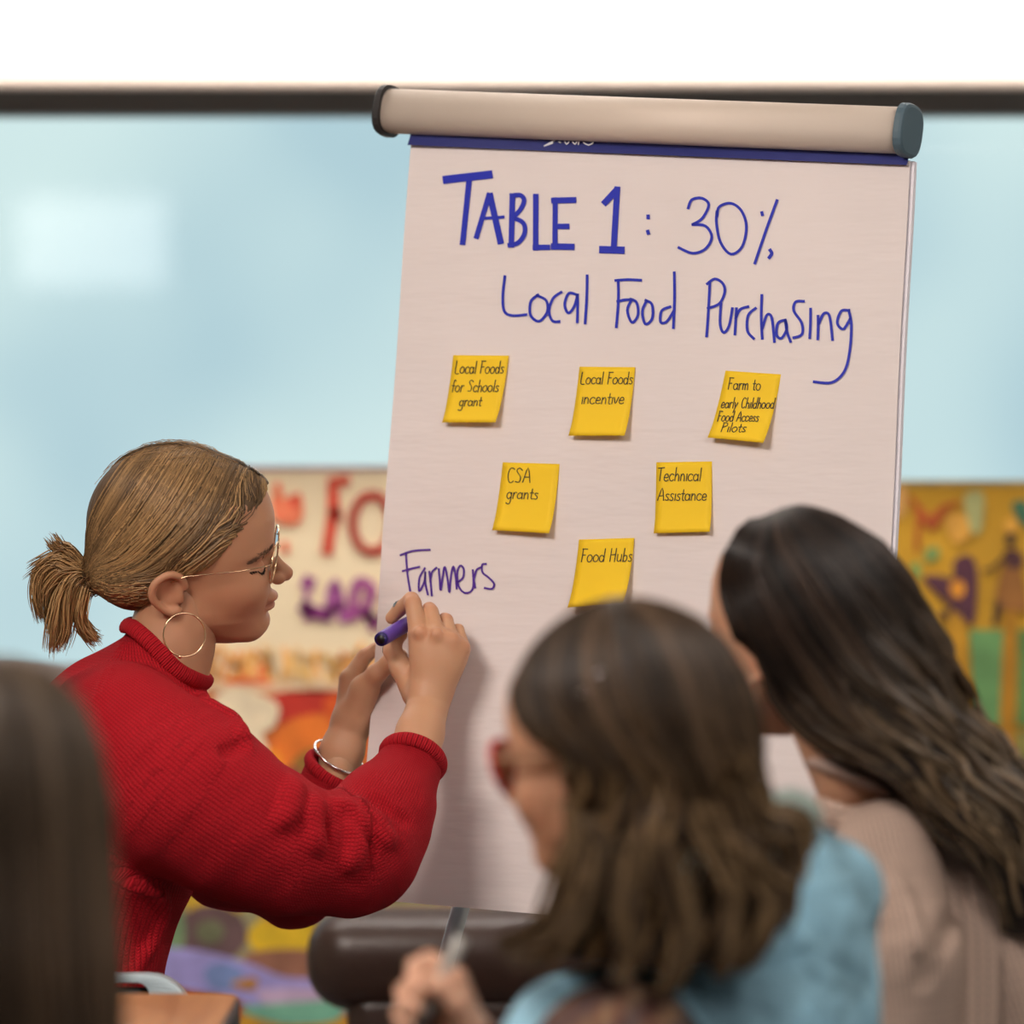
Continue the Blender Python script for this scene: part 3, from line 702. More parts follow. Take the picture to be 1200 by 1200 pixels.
# easel: roller bar with end caps, board, legs
es = empty('flipchart_easel', (CP(740, 1200).x, 6.3, 0), 'tilted flipchart easel with a cream metal top bar and dark end caps', 'easel')
A0, A1 = CP(460, 132), CP(1067, 155)
ax_ = (A1-A0).normalized(); ux = -NV; vx = ax_.cross(ux).normalized()
if vx.z < 0: vx = -vx
def oval(c_, ra, rb, n=28, pw=2.5, cut=None):
    P = []
    for i in range(n):
        a = 2*PI*i/n; ca, sa = math.cos(a), math.sin(a)
        r = (abs(ca)**pw+abs(sa)**pw)**(-1/pw); P.append(c_+ux*(ra*ca*r)+vx*(rb*sa*r))
    return P
def extr(secs):
    n = len(secs[0]); V = [v for s in secs for v in s]; F = []
    for j in range(len(secs)-1):
        for i in range(n): F.append((j*n+i, j*n+(i+1) % n, (j+1)*n+(i+1) % n, (j+1)*n+i))
    F.append(tuple(range(n))[::-1]); F.append(tuple((len(secs)-1)*n+i for i in range(n)))
    return MB().add(V, F)
off = ux*.008
bar = extr([oval(A0+off, .022, .0242), oval(A1+off, .022, .0242)]).build('top_bar', MT['alu'], es, smooth=True)
for f in bar.data.polygons:
    if len(f.vertices) > 4: f.use_smooth = False
def cap(P, d, m, name):
    secs = []
    for t, g in ((-.003, 1.0), (-.003, 1.11), (.003, 1.11), (.0055, 1.06), (.0065, .95)):
        c_ = P+off+ax_*t*d; secs.append(oval(c_, .024*g, .0255*g, 28, 2.8))
    return extr(secs).build(name, m, es)
tag(cap(A0, -1, MT['capd'], 'end_cap'), 'black end cap at the far end'); tag(cap(A1, 1, MT['cap'], 'end_cap'), 'dark end cap at the near end, window light painted blue-grey')
sheet('backboard', MT['board'], es, ((500, 150), (1050, 172), (1004, 1060), (440, 1010)), -.016, .01, 4, 4)
lp0 = CP(560, 900, -.03); a_, b_ = CP(525, 1064, -.03), CP(509, 1126, -.03)
dr = (b_-a_).normalized(); foot = a_+dr*((a_.z-.012)/-dr.z); foot.y = 6.5; foot.x *= 1.06
MB().tube([a_-dr*.1+Vector((0, .015, 0)), foot], .0095, 16).build('leg', MT['steel'], es, smooth=True)
lf = MB().tube([foot, foot+Vector((0, 0, -.012))], .016, 16); lf.build('rubber_foot', MT['black'], es, smooth=True)
for (p, q_) in ((CP(960, 1000, -.03), (.55, 5.75, .012)), (CP(740, 300, -.04), (.28, 7.0-.06, .012))):
    MB().tube([p, Vector(q_)], .0095, 16).build('leg', MT['steel'], es, smooth=True)
    MB().tube([Vector(q_), Vector(q_)+Vector((0, 0, -.012))], .016, 16).build('rubber_foot', MT['black'], es, smooth=True)

# ================================================================= sticky notes
G = {  # single-stroke hand letters: width, strokes; y up, 1 = x-height, capitals 1.9
 'o': (.8, [arc(.36, .5, .34, .5, 90, 450, 8)]), 'c': (.7, [arc(.38, .5, .34, .5, 40, 320, 7)]), 'a': (.8, [arc(.34, .48, .3, .48, 20, 340, 8), [(.66, .95), (.66, .4), (.72, 0)]]),
 'l': (.32, [[(.14, 1.9), (.14, 0)]]), 'd': (.8, [arc(.32, .48, .28, .48, 20, 340, 8), [(.64, 1.9), (.64, 0)]]), 's': (.62, [[(.52, .9), (.25, 1), (.12, .75), (.5, .3), (.35, 0), (.05, .1)]]),
 'h': (.75, [[(.12, 1.9), (.1, 0)], [(.1, .6), (.35, 1), (.58, .7), (.6, 0)]]), 'f': (.55, [[(.5, 1.75), (.3, 1.9), (.2, 1.4), (.2, 0)], [(0, 1), (.45, 1)]]), 'r': (.55, [[(.1, 1), (.1, 0)], [(.1, .6), (.3, 1), (.5, .95)]]),
 'g': (.75, [arc(.34, .5, .28, .48, 20, 340, 8), [(.62, 1), (.62, -.5), (.4, -.85), (.1, -.7)]]), 'n': (.75, [[(.1, 1), (.1, 0)], [(.1, .6), (.35, 1), (.56, .7), (.6, 0)]]),
 't': (.5, [[(.22, 1.6), (.22, .15), (.45, 0)], [(0, 1), (.45, 1)]]), 'i': (.28, [[(.12, 1), (.12, 0)]]), 'e': (.72, [[(.08, .5), (.6, .55), (.5, .95), (.25, .98), (.08, .6), (.12, .15), (.4, 0), (.65, .15)]]),
 'v': (.65, [[(.03, 1), (.28, 0), (.58, 1)]]), 'm': (1.0, [[(.1, 1), (.1, 0)], [(.1, .6), (.3, 1), (.45, .7), (.47, 0)], [(.47, .6), (.68, 1), (.84, .7), (.88, 0)]]),
 'y': (.7, [[(.06, 1), (.3, .1)], [(.6, 1), (.3, .1), (.05, -.8)]]), 'b': (.75, [[(.12, 1.9), (.12, 0)], arc(.36, .45, .26, .45, 150, -160, 8)]), 'u': (.75, [[(.08, 1), (.1, .2), (.35, 0), (.58, .3)], [(.6, 1), (.62, 0)]]),
 'L': (.8, [[(.12, 1.9), (.1, .1), (.65, 0)]]), 'F': (.8, [[(.14, 1.85), (.12, 0)], [(.05, 1.9), (.72, 1.85)], [(.12, 1), (.55, 1)]]), 'S': (.85, [[(.72, 1.6), (.4, 1.9), (.12, 1.5), (.6, .7), (.5, .1), (.08, .15)]]),
 'C': (.85, [arc(.48, .95, .4, .95, 50, 310, 8)]), 'A': (.95, [[(.02, 0), (.45, 1.9), (.85, 0)], [(.15, .7), (.75, .7)]]), 'T': (.85, [[(0, 1.85), (.85, 1.9)], [(.4, 1.85), (.38, 0)]]),
 'H': (.95, [[(.1, 1.9), (.1, 0)], [(.75, 1.9), (.75, 0)], [(.1, 1), (.75, 1)]]), 'P': (.8, [[(.12, 1.85), (.1, 0)], [(.05, 1.85), (.6, 1.8), (.62, 1.2), (.12, .9)]]), ' ': (.55, [])}
def note(corners, lines, label, curl, xh=6.0):
    """corners TL TR BR BL in image-sized units; lines: (text, x0, x1, baseline y, slope)"""
    root = empty('sticky_note', CP((corners[0][0]+corners[1][0])/2, (corners[0][1]+corners[1][1])/2), label, 'sticky note', 'yellow sticky notes on the flipchart')
    def nmap(s, t, o=0.): return quad(corners, s, t, .0016+curl*(t*t)*(.7+.3*s)*1.5+.004*max(0, t-.75)**1.5*4+o)
    nx, ny = 8, 14; V = []; F = []
    for L in (0, 1):
        for j in range(ny+1):
            for i in range(nx+1): V.append(nmap(i/nx, j/ny, -.0004*L))
    n1 = (nx+1)*(ny+1)
    for j in range(ny):
        for i in range(nx):
            a = j*(nx+1)+i; F.append((a, a+1, a+nx+2, a+nx+1)); F.append((n1+a, n1+a+nx+1, n1+a+nx+2, n1+a+1))
    rim = [i for i in range(nx+1)]+[j*(nx+1)+nx for j in range(1, ny+1)]+[ny*(nx+1)+i for i in range(nx-1, -1, -1)]+[j*(nx+1) for j in range(ny-1, 0, -1)]
    for a, b in zip(rim, rim[1:]+rim[:1]): F.append((a, n1+a, n1+b, b))
    MB().add(V, F).build('paper_square', MT['note'], root, smooth=True)
    def mp(x, y, o):
        s = t = .5
        for _ in range(6):
            xl = corners[0][0]*(1-t)+corners[3][0]*t; xr = corners[1][0]*(1-t)+corners[2][0]*t; s = (x-xl)/(xr-xl)
            yt = corners[0][1]*(1-s)+corners[1][1]*s; yb = corners[3][1]*(1-s)+corners[2][1]*s; t = (y-yt)/(yb-yt)
        return nmap(min(max(s, 0), 1), min(max(t, 0), 1), o)
    mb = MB()
    for text, xa, xb, yb, sl, hh in lines:
        wtot = sum(G[ch][0] for ch in text); u = (xb-xa)/wtot; x = xa
        for ch in text:
            for p in G[ch][1]:
                pts = [(x+a*u*.95+b*1.0, yb+(x-xa)*sl-b*hh+random.uniform(-.3, .3)) for a, b in p]
                ribbon(mb, pts, 1.15, .0006, 3, mp)
            x += G[ch][0]*u
    mb.build('handwriting', MT['inkb'], root)
    return root
note([(532, 416.5), (597, 417), (588, 497.5), (524, 497)], [('Local Foods', 534, 592, 438, 0, 7.6), ('for Schools', 531, 587, 460, 0, 7.4), ('grant', 541, 568, 477, 0, 6.6)], 'yellow sticky note reading Local Foods for Schools grant', .007)
note([(680, 430), (745, 430.5), (739, 513), (672, 512.5)], [('Local Foods', 681, 743, 450.5, 0, 7.4), ('incentive', 683, 734, 474, 0, 7.6)], 'yellow sticky note reading Local Foods incentive', .007)
note([(851, 434.6), (916, 439), (903, 522), (836, 515)], [('Farm to', 854, 893, 457, .02, 7.4), ('early Childhood', 847, 910, 479, .01, 6.6), ('Food Access', 844, 893, 495, .01, 6.4), ('Pilots', 850, 880, 508, .01, 6)], 'yellow sticky note reading Farm to early Childhood Food Access Pilots', .009)
note([(590, 542), (656.5, 544), (650, 627), (582, 622.7)], [('CSA', 595, 624, 566, .0, 9.2), ('grants', 595, 633, 585, .02, 7.4)], 'yellow sticky note reading CSA grants', .006)
note([(770, 542), (835, 541), (835.7, 624.5), (769.5, 626)], [('Technical', 771, 823, 564, 0, 8.2), ('Assistance', 772, 830, 587, 0, 7.8)], 'yellow sticky note reading Technical Assistance', .003)
note([(679.4, 632.5), (744, 630.6), (738.7, 709), (672, 714)], [('Food Hubs', 682, 743, 659, -.01, 8.2)], 'yellow sticky note reading Food Hubs, lowest on the sheet', .009)
# ================================================================= people
def poly_dist(poly, X, Z):
    """signed distance (negative inside) of grid points to a closed outline"""
    P = np.array(poly, float); D = np.full(X.shape, 1e9); ins = np.zeros(X.shape, bool); n = len(P)
    for i in range(n):
        a, b = P[i], P[(i+1) % n]; d = b-a
        t = np.clip(((X-a[0])*d[0]+(Z-a[1])*d[1])/max(d@d, 1e-9), 0, 1)
        D = np.minimum(D, (X-a[0]-t*d[0])**2+(Z-a[1]-t*d[1])**2)
        c = ((a[1] > Z) != (b[1] > Z)) & (X < (b[0]-a[0])*(Z-a[1])/((b[1]-a[1]) or 1e-9)+a[0]); ins ^= c
    return np.where(ins, -np.sqrt(D), np.sqrt(D))
def cut(f, poly, k=0):
    """keep only what lies inside an outline given as (x, y down) points"""
    X, Z = np.meshgrid(f.ax[0], f.ax[2], indexing='ij'); d = poly_dist([(x, -y) for x, y in poly], X, Z)[:, None, :]
    d = d+0*f.F
    if k: h = np.clip(.5-.5*(f.F-d)/k, 0, 1); f.F = (f.F*(1-h)+d*h+k*h*(1-h)).astype(np.float32)
    else: f.F = np.maximum(f.F, d).astype(np.float32)
def mesh_part(name, f, tf, m, par, col=None, smooth_it=1, vecs=None):
    V, Q = f.nets(); V = relax(V, Q, smooth_it, .45)
    k = vecs(V) if vecs else None
    return link(name, np_mesh(name, tf(V), Q, True, None if col is None else (col(V) if callable(col) else np.tile(col, (len(V), 1))), k), m, par)
def limb_knit(chains, ctr, unit, default=True):
    """u round the nearest limb, v along it (metres)"""
    def dense(ch):
        A = np.array(ch, float)
        return [tuple(r) for r in catmull(A, 6)] if len(A) > 2 else ch
    chains = [dense(c) for c in chains]
    def fn(V):
        n = len(V); best = np.full(n, 1e9); U = np.zeros(n); T = np.zeros(n)
        for ch in chains:
            s0 = 0
            for i in range(len(ch)-1):
                a = np.array(ch[i][:3], float); b = np.array(ch[i+1][:3], float); d = b-a; L = np.linalg.norm(d); d /= L
                tt = (V-a)@d; t = np.clip(tt, 0, L); q = V-a-t[:, None]*d; r = ch[i][3]+(ch[i+1][3]-ch[i][3])*t/L
                D = np.linalg.norm(q, axis=1)-r
                e1 = np.array([0, -1., 0]); e1 -= d*(e1@d); e1 /= np.linalg.norm(e1); e2 = np.cross(d, e1)
                ang = np.arctan2(q@e2, q@e1); m = D < best
                best = np.where(m, D, best); U = np.where(m, ang*75*unit, U); T = np.where(m, (s0+tt)*unit, T); s0 += L
        return np.stack([U, T, np.zeros(n)], 1)
    return fn
class WorldTF:
    def __call__(s, P): return P
WT = WorldTF()

def seated_legs(hip, ang, par, m, skin, shoe_m, h=.012, spread=.1, knee=(.44, .50), foot=.40):
    """trousers, shoes and the body under them, hips at (x,y,z), facing ang"""
    c, s = math.cos(ang), math.sin(ang); Tp = lambda a, b, z: (hip[0]+c*a-s*b, hip[1]+s*a+c*b, z)
    f = Field((hip[0]-.75, hip[1]-.75, .05), (hip[0]+.75, hip[1]+.75, .78), h)
    f.cone(Tp(0, -.07, hip[2]), Tp(0, .07, hip[2]), .125, .125, .03); f.cone(Tp(0, 0, hip[2]), Tp(0, 0, hip[2]+.12), .12, .115, .03)
    for sg in (-1, 1):
        f.chain([(*Tp(.02, sg*.09, hip[2]-.01), .095), (*Tp(knee[0], sg*spread, knee[1]), .068), (*Tp(foot, sg*spread, .12), .052)], .03)
    o = mesh_part('trousers', f, WT, m, par)
    for sg in (-1, 1):
        g = Field(np.minimum(Tp(foot-.15, sg*spread, 0), Tp(foot+.3, sg*spread, 0))-np.array([.14, .14, .02]), np.maximum(Tp(foot-.15, sg*spread, 0), Tp(foot+.3, sg*spread, 0))+np.array([.14, .14, .16]), .006)
        g.chain([(*Tp(foot-.03, sg*spread, .045), .042), (*Tp(foot+.08, sg*spread, .04), .04), (*Tp(foot+.17, sg*spread, .032), .032)], .02)
        g.cone(Tp(foot-.01, sg*spread, .05), Tp(foot, sg*spread, .11), .042, .04, .02)
        sl, q = g.region(g.lo, g.lo+g.n*g.h); g.comb(sl, (-q[2]+.002)*np.ones_like(g.F[sl]), 0, False) if False else None
        g.F = np.maximum(g.F, (-(g.ax[2]-.003))[None, None, :]).astype(np.float32)
        mesh_part('shoe', g, WT, shoe_m, par)
def body_mesh(par, parts, skin_mat=SKIN):
    V, Q, C = join(parts); return link('body', np_mesh('body', V, Q, True, C), skin_mat, par)
def core(chains, lo, hi, tf, base, h=7, k=14):
    f = Field(lo, hi, h)
    for ch in chains: f.chain(ch, k)
    V, Q = f.nets(); return tf(V), Q, np.array(base)
def fld(lo, hi, h, chains=(), k=8):
    f = Field(lo, hi, h)
    for ch in chains: f.chain(ch, k)
    return f

SK1 = (.51, .255, .145); SK2 = (.54, .29, .18)
# ----------------------------------------------------------------- the writer
S = Space(5.98); u1 = S.u
per = empty('person', (S(np.array([80, 0, -1330]))[0], 5.98, 0), 'woman in red knit sweater and glasses writing on the flipchart, short ponytail', 'person')
P1 = Pose(S(np.array([210., 0, -640])), rotx(math.radians(18)))
# writing hand
hf = fld((436, -40, -910), (566, 160, -680), 1.45)
wr = (503, 62, -812)
hf.chain([(480, -8, -905, 29), (492, 30, -860, 27), (503, 60, -822, 24.5)], 10)
for q in ((491, 62, -744, 13), (511, 57, -746, 13.5), (529, 60, -752, 13), (540, 66, -761, 11.5)): hf.cone(wr, q[:3], 22, q[3], 9)
hf.cone((512, 66, -800), (530, 68, -772), 21, 15, 10)
hf.chain([(491, 62, -742, 12.2), (484, 76, -707, 9.6), (482, 84, -703, 9.3), (468, 104, -714, 8.3), (459, 112, -724, 7.6)], 3)
hf.chain([(511, 57, -745, 12), (505, 78, -717, 8.8), (503, 86, -714, 8.3), (496, 112, -720, 7.6), (489, 124, -732, 7.2)], 2.5)
hf.chain([(528, 60, -751, 11), (523, 86, -727, 8.0), (521, 93, -726, 7.7), (512, 118, -734, 7.2), (504, 126, -745, 6.8)], 2.5)
hf.chain([(541, 68, -758, 10), (537, 90, -738, 6.8), (535, 95, -738, 6.5), (527, 116, -746, 6), (520, 122, -755, 5.8)], 2.5)
hf.chain([(488, 74, -812, 18), (470, 84, -782, 12.5), (460, 92, -763, 9.8), (461, 100, -752, 9), (470, 108, -744, 7.8)], 7)
for q in ((492, 48, -741), (512, 43, -743), (530, 47, -750), (543, 55, -759)): hf.ell(q, (7, 5, 7), 7)      # knuckles
for a, b in (((502, 46, -752), (503, 44, -735)), ((521, 46, -756), (520, 46, -738)), ((537, 53, -762), (535, 55, -748))): hf.cone(a, b, 2.6, 2.2, 5, True)
hf.ell((516, 54, -772), (26, 14, 30), 12)
# supporting hand at the edge of the sheet
gf_ = fld((366, 90, -930), (486, 250, -735), 1.6)
gf_.chain([(391, 184, -922, 22), (401, 186, -880, 24.5), (411, 188, -848, 22.5)], 10)
for q in ((411, 196, -797, 14), (417, 204, -806, 13.5), (424, 208, -818, 13)): gf_.cone((412, 190, -846), q[:3], 20, q[3], 9)
gf_.cone((416, 180, -838), (428, 168, -808), 19, 17, 9)
gf_.chain([(426, 168, -808, 16), (441, 152, -790, 11.2), (455, 146, -778, 9.4), (458, 146, -776, 9.2), (470, 152, -768, 7.4)], 6)
gf_.chain([(411, 196, -796, 12.5), (426, 202, -771, 8.8), (429, 203, -768, 8.6), (440, 206, -761, 7.6), (452, 206, -757, 7)], 3)
gf_.chain([(417, 204, -805, 11.5), (440, 216, -786, 8.4), (456, 218, -780, 7.8), (466, 216, -778, 7)], 3)
gf_.chain([(422, 208, -815, 11), (444, 220, -804, 8), (458, 222, -800, 7.4), (467, 220, -798, 6.6)], 3)
gf_.chain([(426, 208, -828, 10), (444, 220, -822, 7.2), (456, 222, -820, 6.6), (464, 220, -819, 6)], 3)
V1, Q1 = hf.nets(); V1 = relax(V1, Q1, 2, .45); V2, Q2 = gf_.nets(); V2 = relax(V2, Q2, 2, .45)
def hand_cols(V, knk, base):
    c = np.tile(np.array(base), (len(V), 1))
    for k_ in knk:
        d = np.exp(-np.sum((V-np.array(k_))**2, 1)/110); c = c*(1-.28*d[:, None])+.28*d[:, None]*np.array([base[0], base[1]*.62, base[2]*.6])
    return c
HB = (.60, .325, .19)
c1 = hand_cols(V1, [(492, 48, -741), (512, 43, -743), (530, 47, -750), (543, 55, -759), (483, 74, -700), (504, 78, -713), (522, 86, -724), (459, 92, -763)], HB)
c2 = hand_cols(V2, [(441, 152, -790), (428, 200, -768), (456, 146, -778)], HB)
nk = fld((120, -80, -860), (290, 80, -660), 3, [[(212, 0, -700, 49), (199, 3, -758, 51), (178, 6, -830, 62)]])
nk.cone((228, -26, -738), (222, -10, -800), 9, 8, 12)                                 # neck tendon
VN, QN = nk.nets(); VN = relax(VN, QN, 2)
hv = P1(HV)
NEAR = [(150, -140, -868, 84), (212, -160, -922, 86), (315, -130, -985, 70), (398, -92, -1006, 56), (425, -84, -1000, 52), (446, -60, -962, 45), (482, -8, -893, 29)]
FAR = [(185, 150, -890, 76), (272, 180, -995, 70), (345, 200, -1035, 48), (372, 195, -990, 44), (398, 178, -893, 28)]
TOR = [(135, 0, -865, 96), (120, 0, -980, 112), (95, 0, -1150, 88), (75, 0, -1330, 118)]
sh = lambda ch, g: [(a, b, c_, r*g) for a, b, c_, r in ch]
body_mesh(per, [(hv, HQ, head_cols(HV, SK1)), (S(VN), QN, np.array(SK1)*.97), (S(V1), Q1, c1), (S(V2), Q2, c2),
  core([sh(NEAR, .72), sh(FAR, .72), sh(TOR, .8), [(75, -80, -1350, 80), (480, -100, -1390, 55)], [(75, 80, -1350, 80), (480, 100, -1390, 55)]], (-60, -280, -1460), (560, 280, -740), S, HB, 8)])
def nail(name, fld_, pts, r, m, par, tf=S):
    o = MB(); n = 10; c_ = np.array(pts[0], float); a = np.array(pts[1], float); b = np.array(pts[2], float)
    R_ = [c_+a*math.cos(2*PI*i/n)+b*math.sin(2*PI*i/n) for i in range(n)]
    R_ = fld_.project(np.array(R_), .5); c0 = fld_.project(c_[None], 1.3)[0]
    V = [Vector(tf(v)) for v in list(R_)+[c0]]
    return o.add(V, [(i, (i+1) % n, n) for i in range(n)]).build(name, m, par, smooth=True)
POL = mat('dark_nail_polish', (.012, .012, .02), .15, coat=.5)
nail('fingernail', hf, [(466, 100, -708), (5.5, 3, 3.5), (0, 4, -1.5)], 1, POL, per)
nail('fingernail', hf, [(453, 96, -760), (0, 3, 4.5), (1, 3.4, 0)], 1, POL, per)

# sweater
RED = rgb(196, 26, 40)
sw = Field((-40, -275, -1370), (528, 275, -722), 3.3)
for (x, y, z, r) in [(135, 0, -870, 100)]: sw.ell((135, 0, -878), (104, 185, 112), 20)
sw.ell((118, 0, -985), (118, 168, 150), 30); sw.cone((98, -40, -1130), (72, -50, -1330), 92, 112, 40); sw.cone((98, 40, -1130), (72, 50, -1330), 92, 112, 40)
sw.cone((191, 0, -766), (158, 0, -842), 50, 86, 26)
sw.chain([(150, -125, -868, 86), (212, -160, -924, 92), (270, -150, -962, 84), (330, -128, -992, 74), (398, -92, -1005, 62), (425, -80, -997, 60), (449, -50, -955, 52), (478, -10, -902, 39)], 34)
sw.chain(FAR[:3], 14); sw.chain([(345, 200, -1037, 52), (352, 196, -1015, 52), (378, 192, -955, 44), (397, 180, -898, 37)], 12)
P_ = lambda pts, y: sw.project(np.array([(a, y, -b) for a, b in pts], float), 0., 14)
def fold(pts, y, r, k, sub=False, out=0.):
    q = sw.hit(catmull(np.array([(a, y, -b) for a, b in pts], float), 5), None, out)
    for i in range(len(q)-1): sw.cone(q[i], q[i+1], r, r, k, sub)
fold([(250, 812), (272, 838), (288, 872)], -190, 8, 12, False, -3)
fold([(292, 868), (276, 878), (262, 884)], -210, 5, 10, True, 2)
fold([(345, 918), (340, 940), (330, 960)], -230, 8, 16, False, -4)
fold([(378, 950), (382, 966), (384, 988)], -190, 4.5, 5, True, 0)
fold([(396, 944), (412, 958), (418, 985), (410, 1012)], -180, 10, 12, False, -2)
fold([(368, 940), (366, 965), (372, 992)], -190, 9, 12, False, -3)
fold([(420, 942), (440, 962), (452, 985)], -150, 8, 12, False, -3)
fold([(408, 950), (430, 975), (438, 1000)], -170, 4, 9, True, 2)
fold([(436, 935), (458, 952), (474, 962)], -120, 4, 10, True, 2.5)
fold([(160, 1035), (190, 1060), (175, 1110), (140, 1160)], -170, 6, 12, False, -2)
# gentle unevenness of the cloth
X_, Y_, Z_ = sw.ax[0][:, None, None], sw.ax[1][None, :, None], sw.ax[2][None, None, :]
sw.F += (1.1*np.sin(X_*.045+Z_*.03+1)*np.sin(Z_*.05-X_*.02+Y_*.02)+.8*np.sin(X_*.11-Z_*.07)*np.sin(Y_*.06+Z_*.09)).astype(np.float32)
# neck opening and sleeve openings
sw.cone((486, -2, -884), (520, 92, -780), 31, 31, 2, True); sw.cone((470, -30, -925), (486, -2, -884), 24, 31, 2, True)
sw.cone((399, 180, -888), (418, 200, -830), 30, 30, 2, True); sw.cone((390, 178, -920), (399, 180, -888), 24, 30, 2, True)
sw.trim((484, -4, -888), (32, 66, 84), 60); sw.trim((393, 181, -903), (27, -20, 46), 56)
# raglan seam ridges
for dx in (0, 7):
    q = sw.hit(catmull(np.array([(146+dx, -90, -752), (124+dx, -140, -785), (110+dx, -200, -835), (106+dx, -220, -900), (112+dx, -220, -990)], float), 8))
    for i in range(len(q)-1): sw.cone(q[i], q[i+1], 2.4, 2.4, 2.5)
swo = mesh_part('sweater', sw, S, knit_mat('red_knit', RED, .0040, .0034, .0011, .5, .18), per, vecs=limb_knit([NEAR, FAR, TOR], None, u1), smooth_it=1)
KR = knit_mat('red_rib_knit', RED, .0048, .5, .0016, .4, .18)
def band(name, loop, r, m, par, rb=None, n=12):
    """a rolled knit band round a closed loop of space points"""
    L = catmull(np.array(loop, float), 8, True); M_ = len(L); V = []; kn = []; s0 = 0
    ctr = L.mean(0)
    for i in range(M_):
        t = L[(i+1) % M_]-L[i-1]; t /= np.linalg.norm(t); o = L[i]-ctr; o -= t*(o@t); o /= np.linalg.norm(o); b = np.cross(t, o)
        for k in range(n):
            a = 2*PI*k/n; V.append(L[i]+o*r*math.cos(a)+b*(rb or r)*math.sin(a)); kn.append((s0*u1, 0, 0))
        s0 += np.linalg.norm(L[(i+1) % M_]-L[i])
    Q = [(i*n+k, i*n+(k+1) % n, ((i+1) % M_)*n+(k+1) % n, ((i+1) % M_)*n+k) for i in range(M_) for k in range(n)]
    return link(name, np_mesh(name, S(np.array(V)), Q, True, None, kn), m, par)
def ring(c_, ax, r, n=10, ry=None):
    ax = np.array(ax, float); ax /= np.linalg.norm(ax); e1 = np.cross(ax, (0, 1, 0)); e1 /= np.linalg.norm(e1); e2 = np.cross(ax, e1)
    return [np.array(c_, float)+e1*r*math.cos(2*PI*i/n)+e2*(ry or r)*math.sin(2*PI*i/n) for i in range(n)]
band('collar', [(147, 0, -733), (156, -34, -736), (176, -54, -753), (205, -58, -783), (230, -40, -797), (243, 0, -800), (230, 40, -790), (205, 56, -768), (176, 54, -742), (156, 34, -732)], 6.5, KR, swo, 10)
band('cuff', ring((484, -4, -889), (32, 66, 84), 36), 6, KR, swo, 9)
band('cuff', ring((393, 181, -904), (27, -20, 46), 35), 5.5, KR, swo, 8)

# hair drawn back to a tie
hc = Field((-125, -98, -110), (122, 98, 132), 2.6)
hc.ell((-4, 0, 27), (104, 80, 95), 0); hc.ell((44, 0, 37), (71, 68, 67), 8); hc.ell((-42, 0, -22), (62, 62, 52), 20); hc.cone((-60, 0, -20), (-102, 0, -36), 40, 14, 20)
HP = [(320, 552), (312, 566), (296, 584), (279, 604), (262, 624), (248, 640), (228, 649), (204, 650), (189, 660), (183, 680), (176, 706), (150, 724), (90, 735), (60, 500), (340, 500)]
cut(hc, [(x-210, y-640) for x, y in HP], 3)
HBR = np.array([.085, .045, .022])
ho = mesh_part('hair', hc, P1, HAIRC, per, col=np.array([.11, .065, .034]))
tie = np.array([-104., 0, -37])
def swept(N, side, seed):
    r = np.random.RandomState(seed); q = r.rand(N)**.9; C = np.zeros((N, 4, 3)); L = lambda a, b: a+(b-a)*q
    C[:, 0] = np.stack([L(103, -60)+r.randn(N)*3, side*(2+r.rand(N)*6)+0*q, L(82, 120)], 1)
    C[:, 1] = np.stack([L(66, -95)+r.randn(N)*5, side*(L(92, 62)), L(-5, 95)+r.randn(N)*5], 1)
    C[:, 2] = np.stack([L(-10, -120)+r.randn(N)*5, side*(L(88, 40)), L(-42, 50)+r.randn(N)*5], 1)
    C[:, 3] = tie+r.randn(N, 3)*np.array([4, 7, 7])
    P = bez(C, 22); off = r.rand(N, 1)*2.6+.2
    P[:, :-2] = hc.project(P[:, :-2], off, 6)
    P[:, :, 2] += np.sin(np.linspace(0, PI, 22))[None]*r.randn(N, 1)*.8
    P = P[:, :21] if False else P
    swept.q = q; return P
def low(N, side, seed):
    r = np.random.RandomState(seed); q = r.rand(N); C = np.zeros((N, 4, 3))
    C[:, 0] = np.stack([-24-q*40, side*(74-q*40), -14-78*np.sin(q*1.6)], 1); C[:, 3] = tie+r.randn(N, 3)*np.array([4, 7, 7])
    C[:, 1] = C[:, 0]*.66+C[:, 3]*.34+np.array([0, side*16, -8]); C[:, 2] = C[:, 0]*.3+C[:, 3]*.7+np.array([0, side*12, -6])
    P = bez(C, 16); P[:, :-2] = hc.project(P[:, :-2], r.rand(N, 1)*2+.3, 6); return P
BL = [(.085, .045, .02), (.16, .085, .036), (.30, .165, .065), (.44, .26, .11), (.12, .065, .03), (.2, .11, .05)]
def front(N, side, seed):
    r = np.random.RandomState(seed); C = np.zeros((N, 4, 3)); j = r.rand(N, 1)
    C[:, 0] = np.array([103, side*2, 80])+r.randn(N, 3)*1.2+j*[-9, 0, 3]; C[:, 1] = np.array([84, side*84, 40])+r.randn(N, 3)*2+j*[-9, 0, 8]
    C[:, 2] = np.array([8, side*96, -44])+r.randn(N, 3)*3+j*[-14, 0, 12]; C[:, 3] = tie+r.randn(N, 3)*np.array([4, 7, 7])
    P = bez(C, 26); P[:, :-2] = hc.project(P[:, :-2], r.rand(N, 1)*3+.4, 6); return P
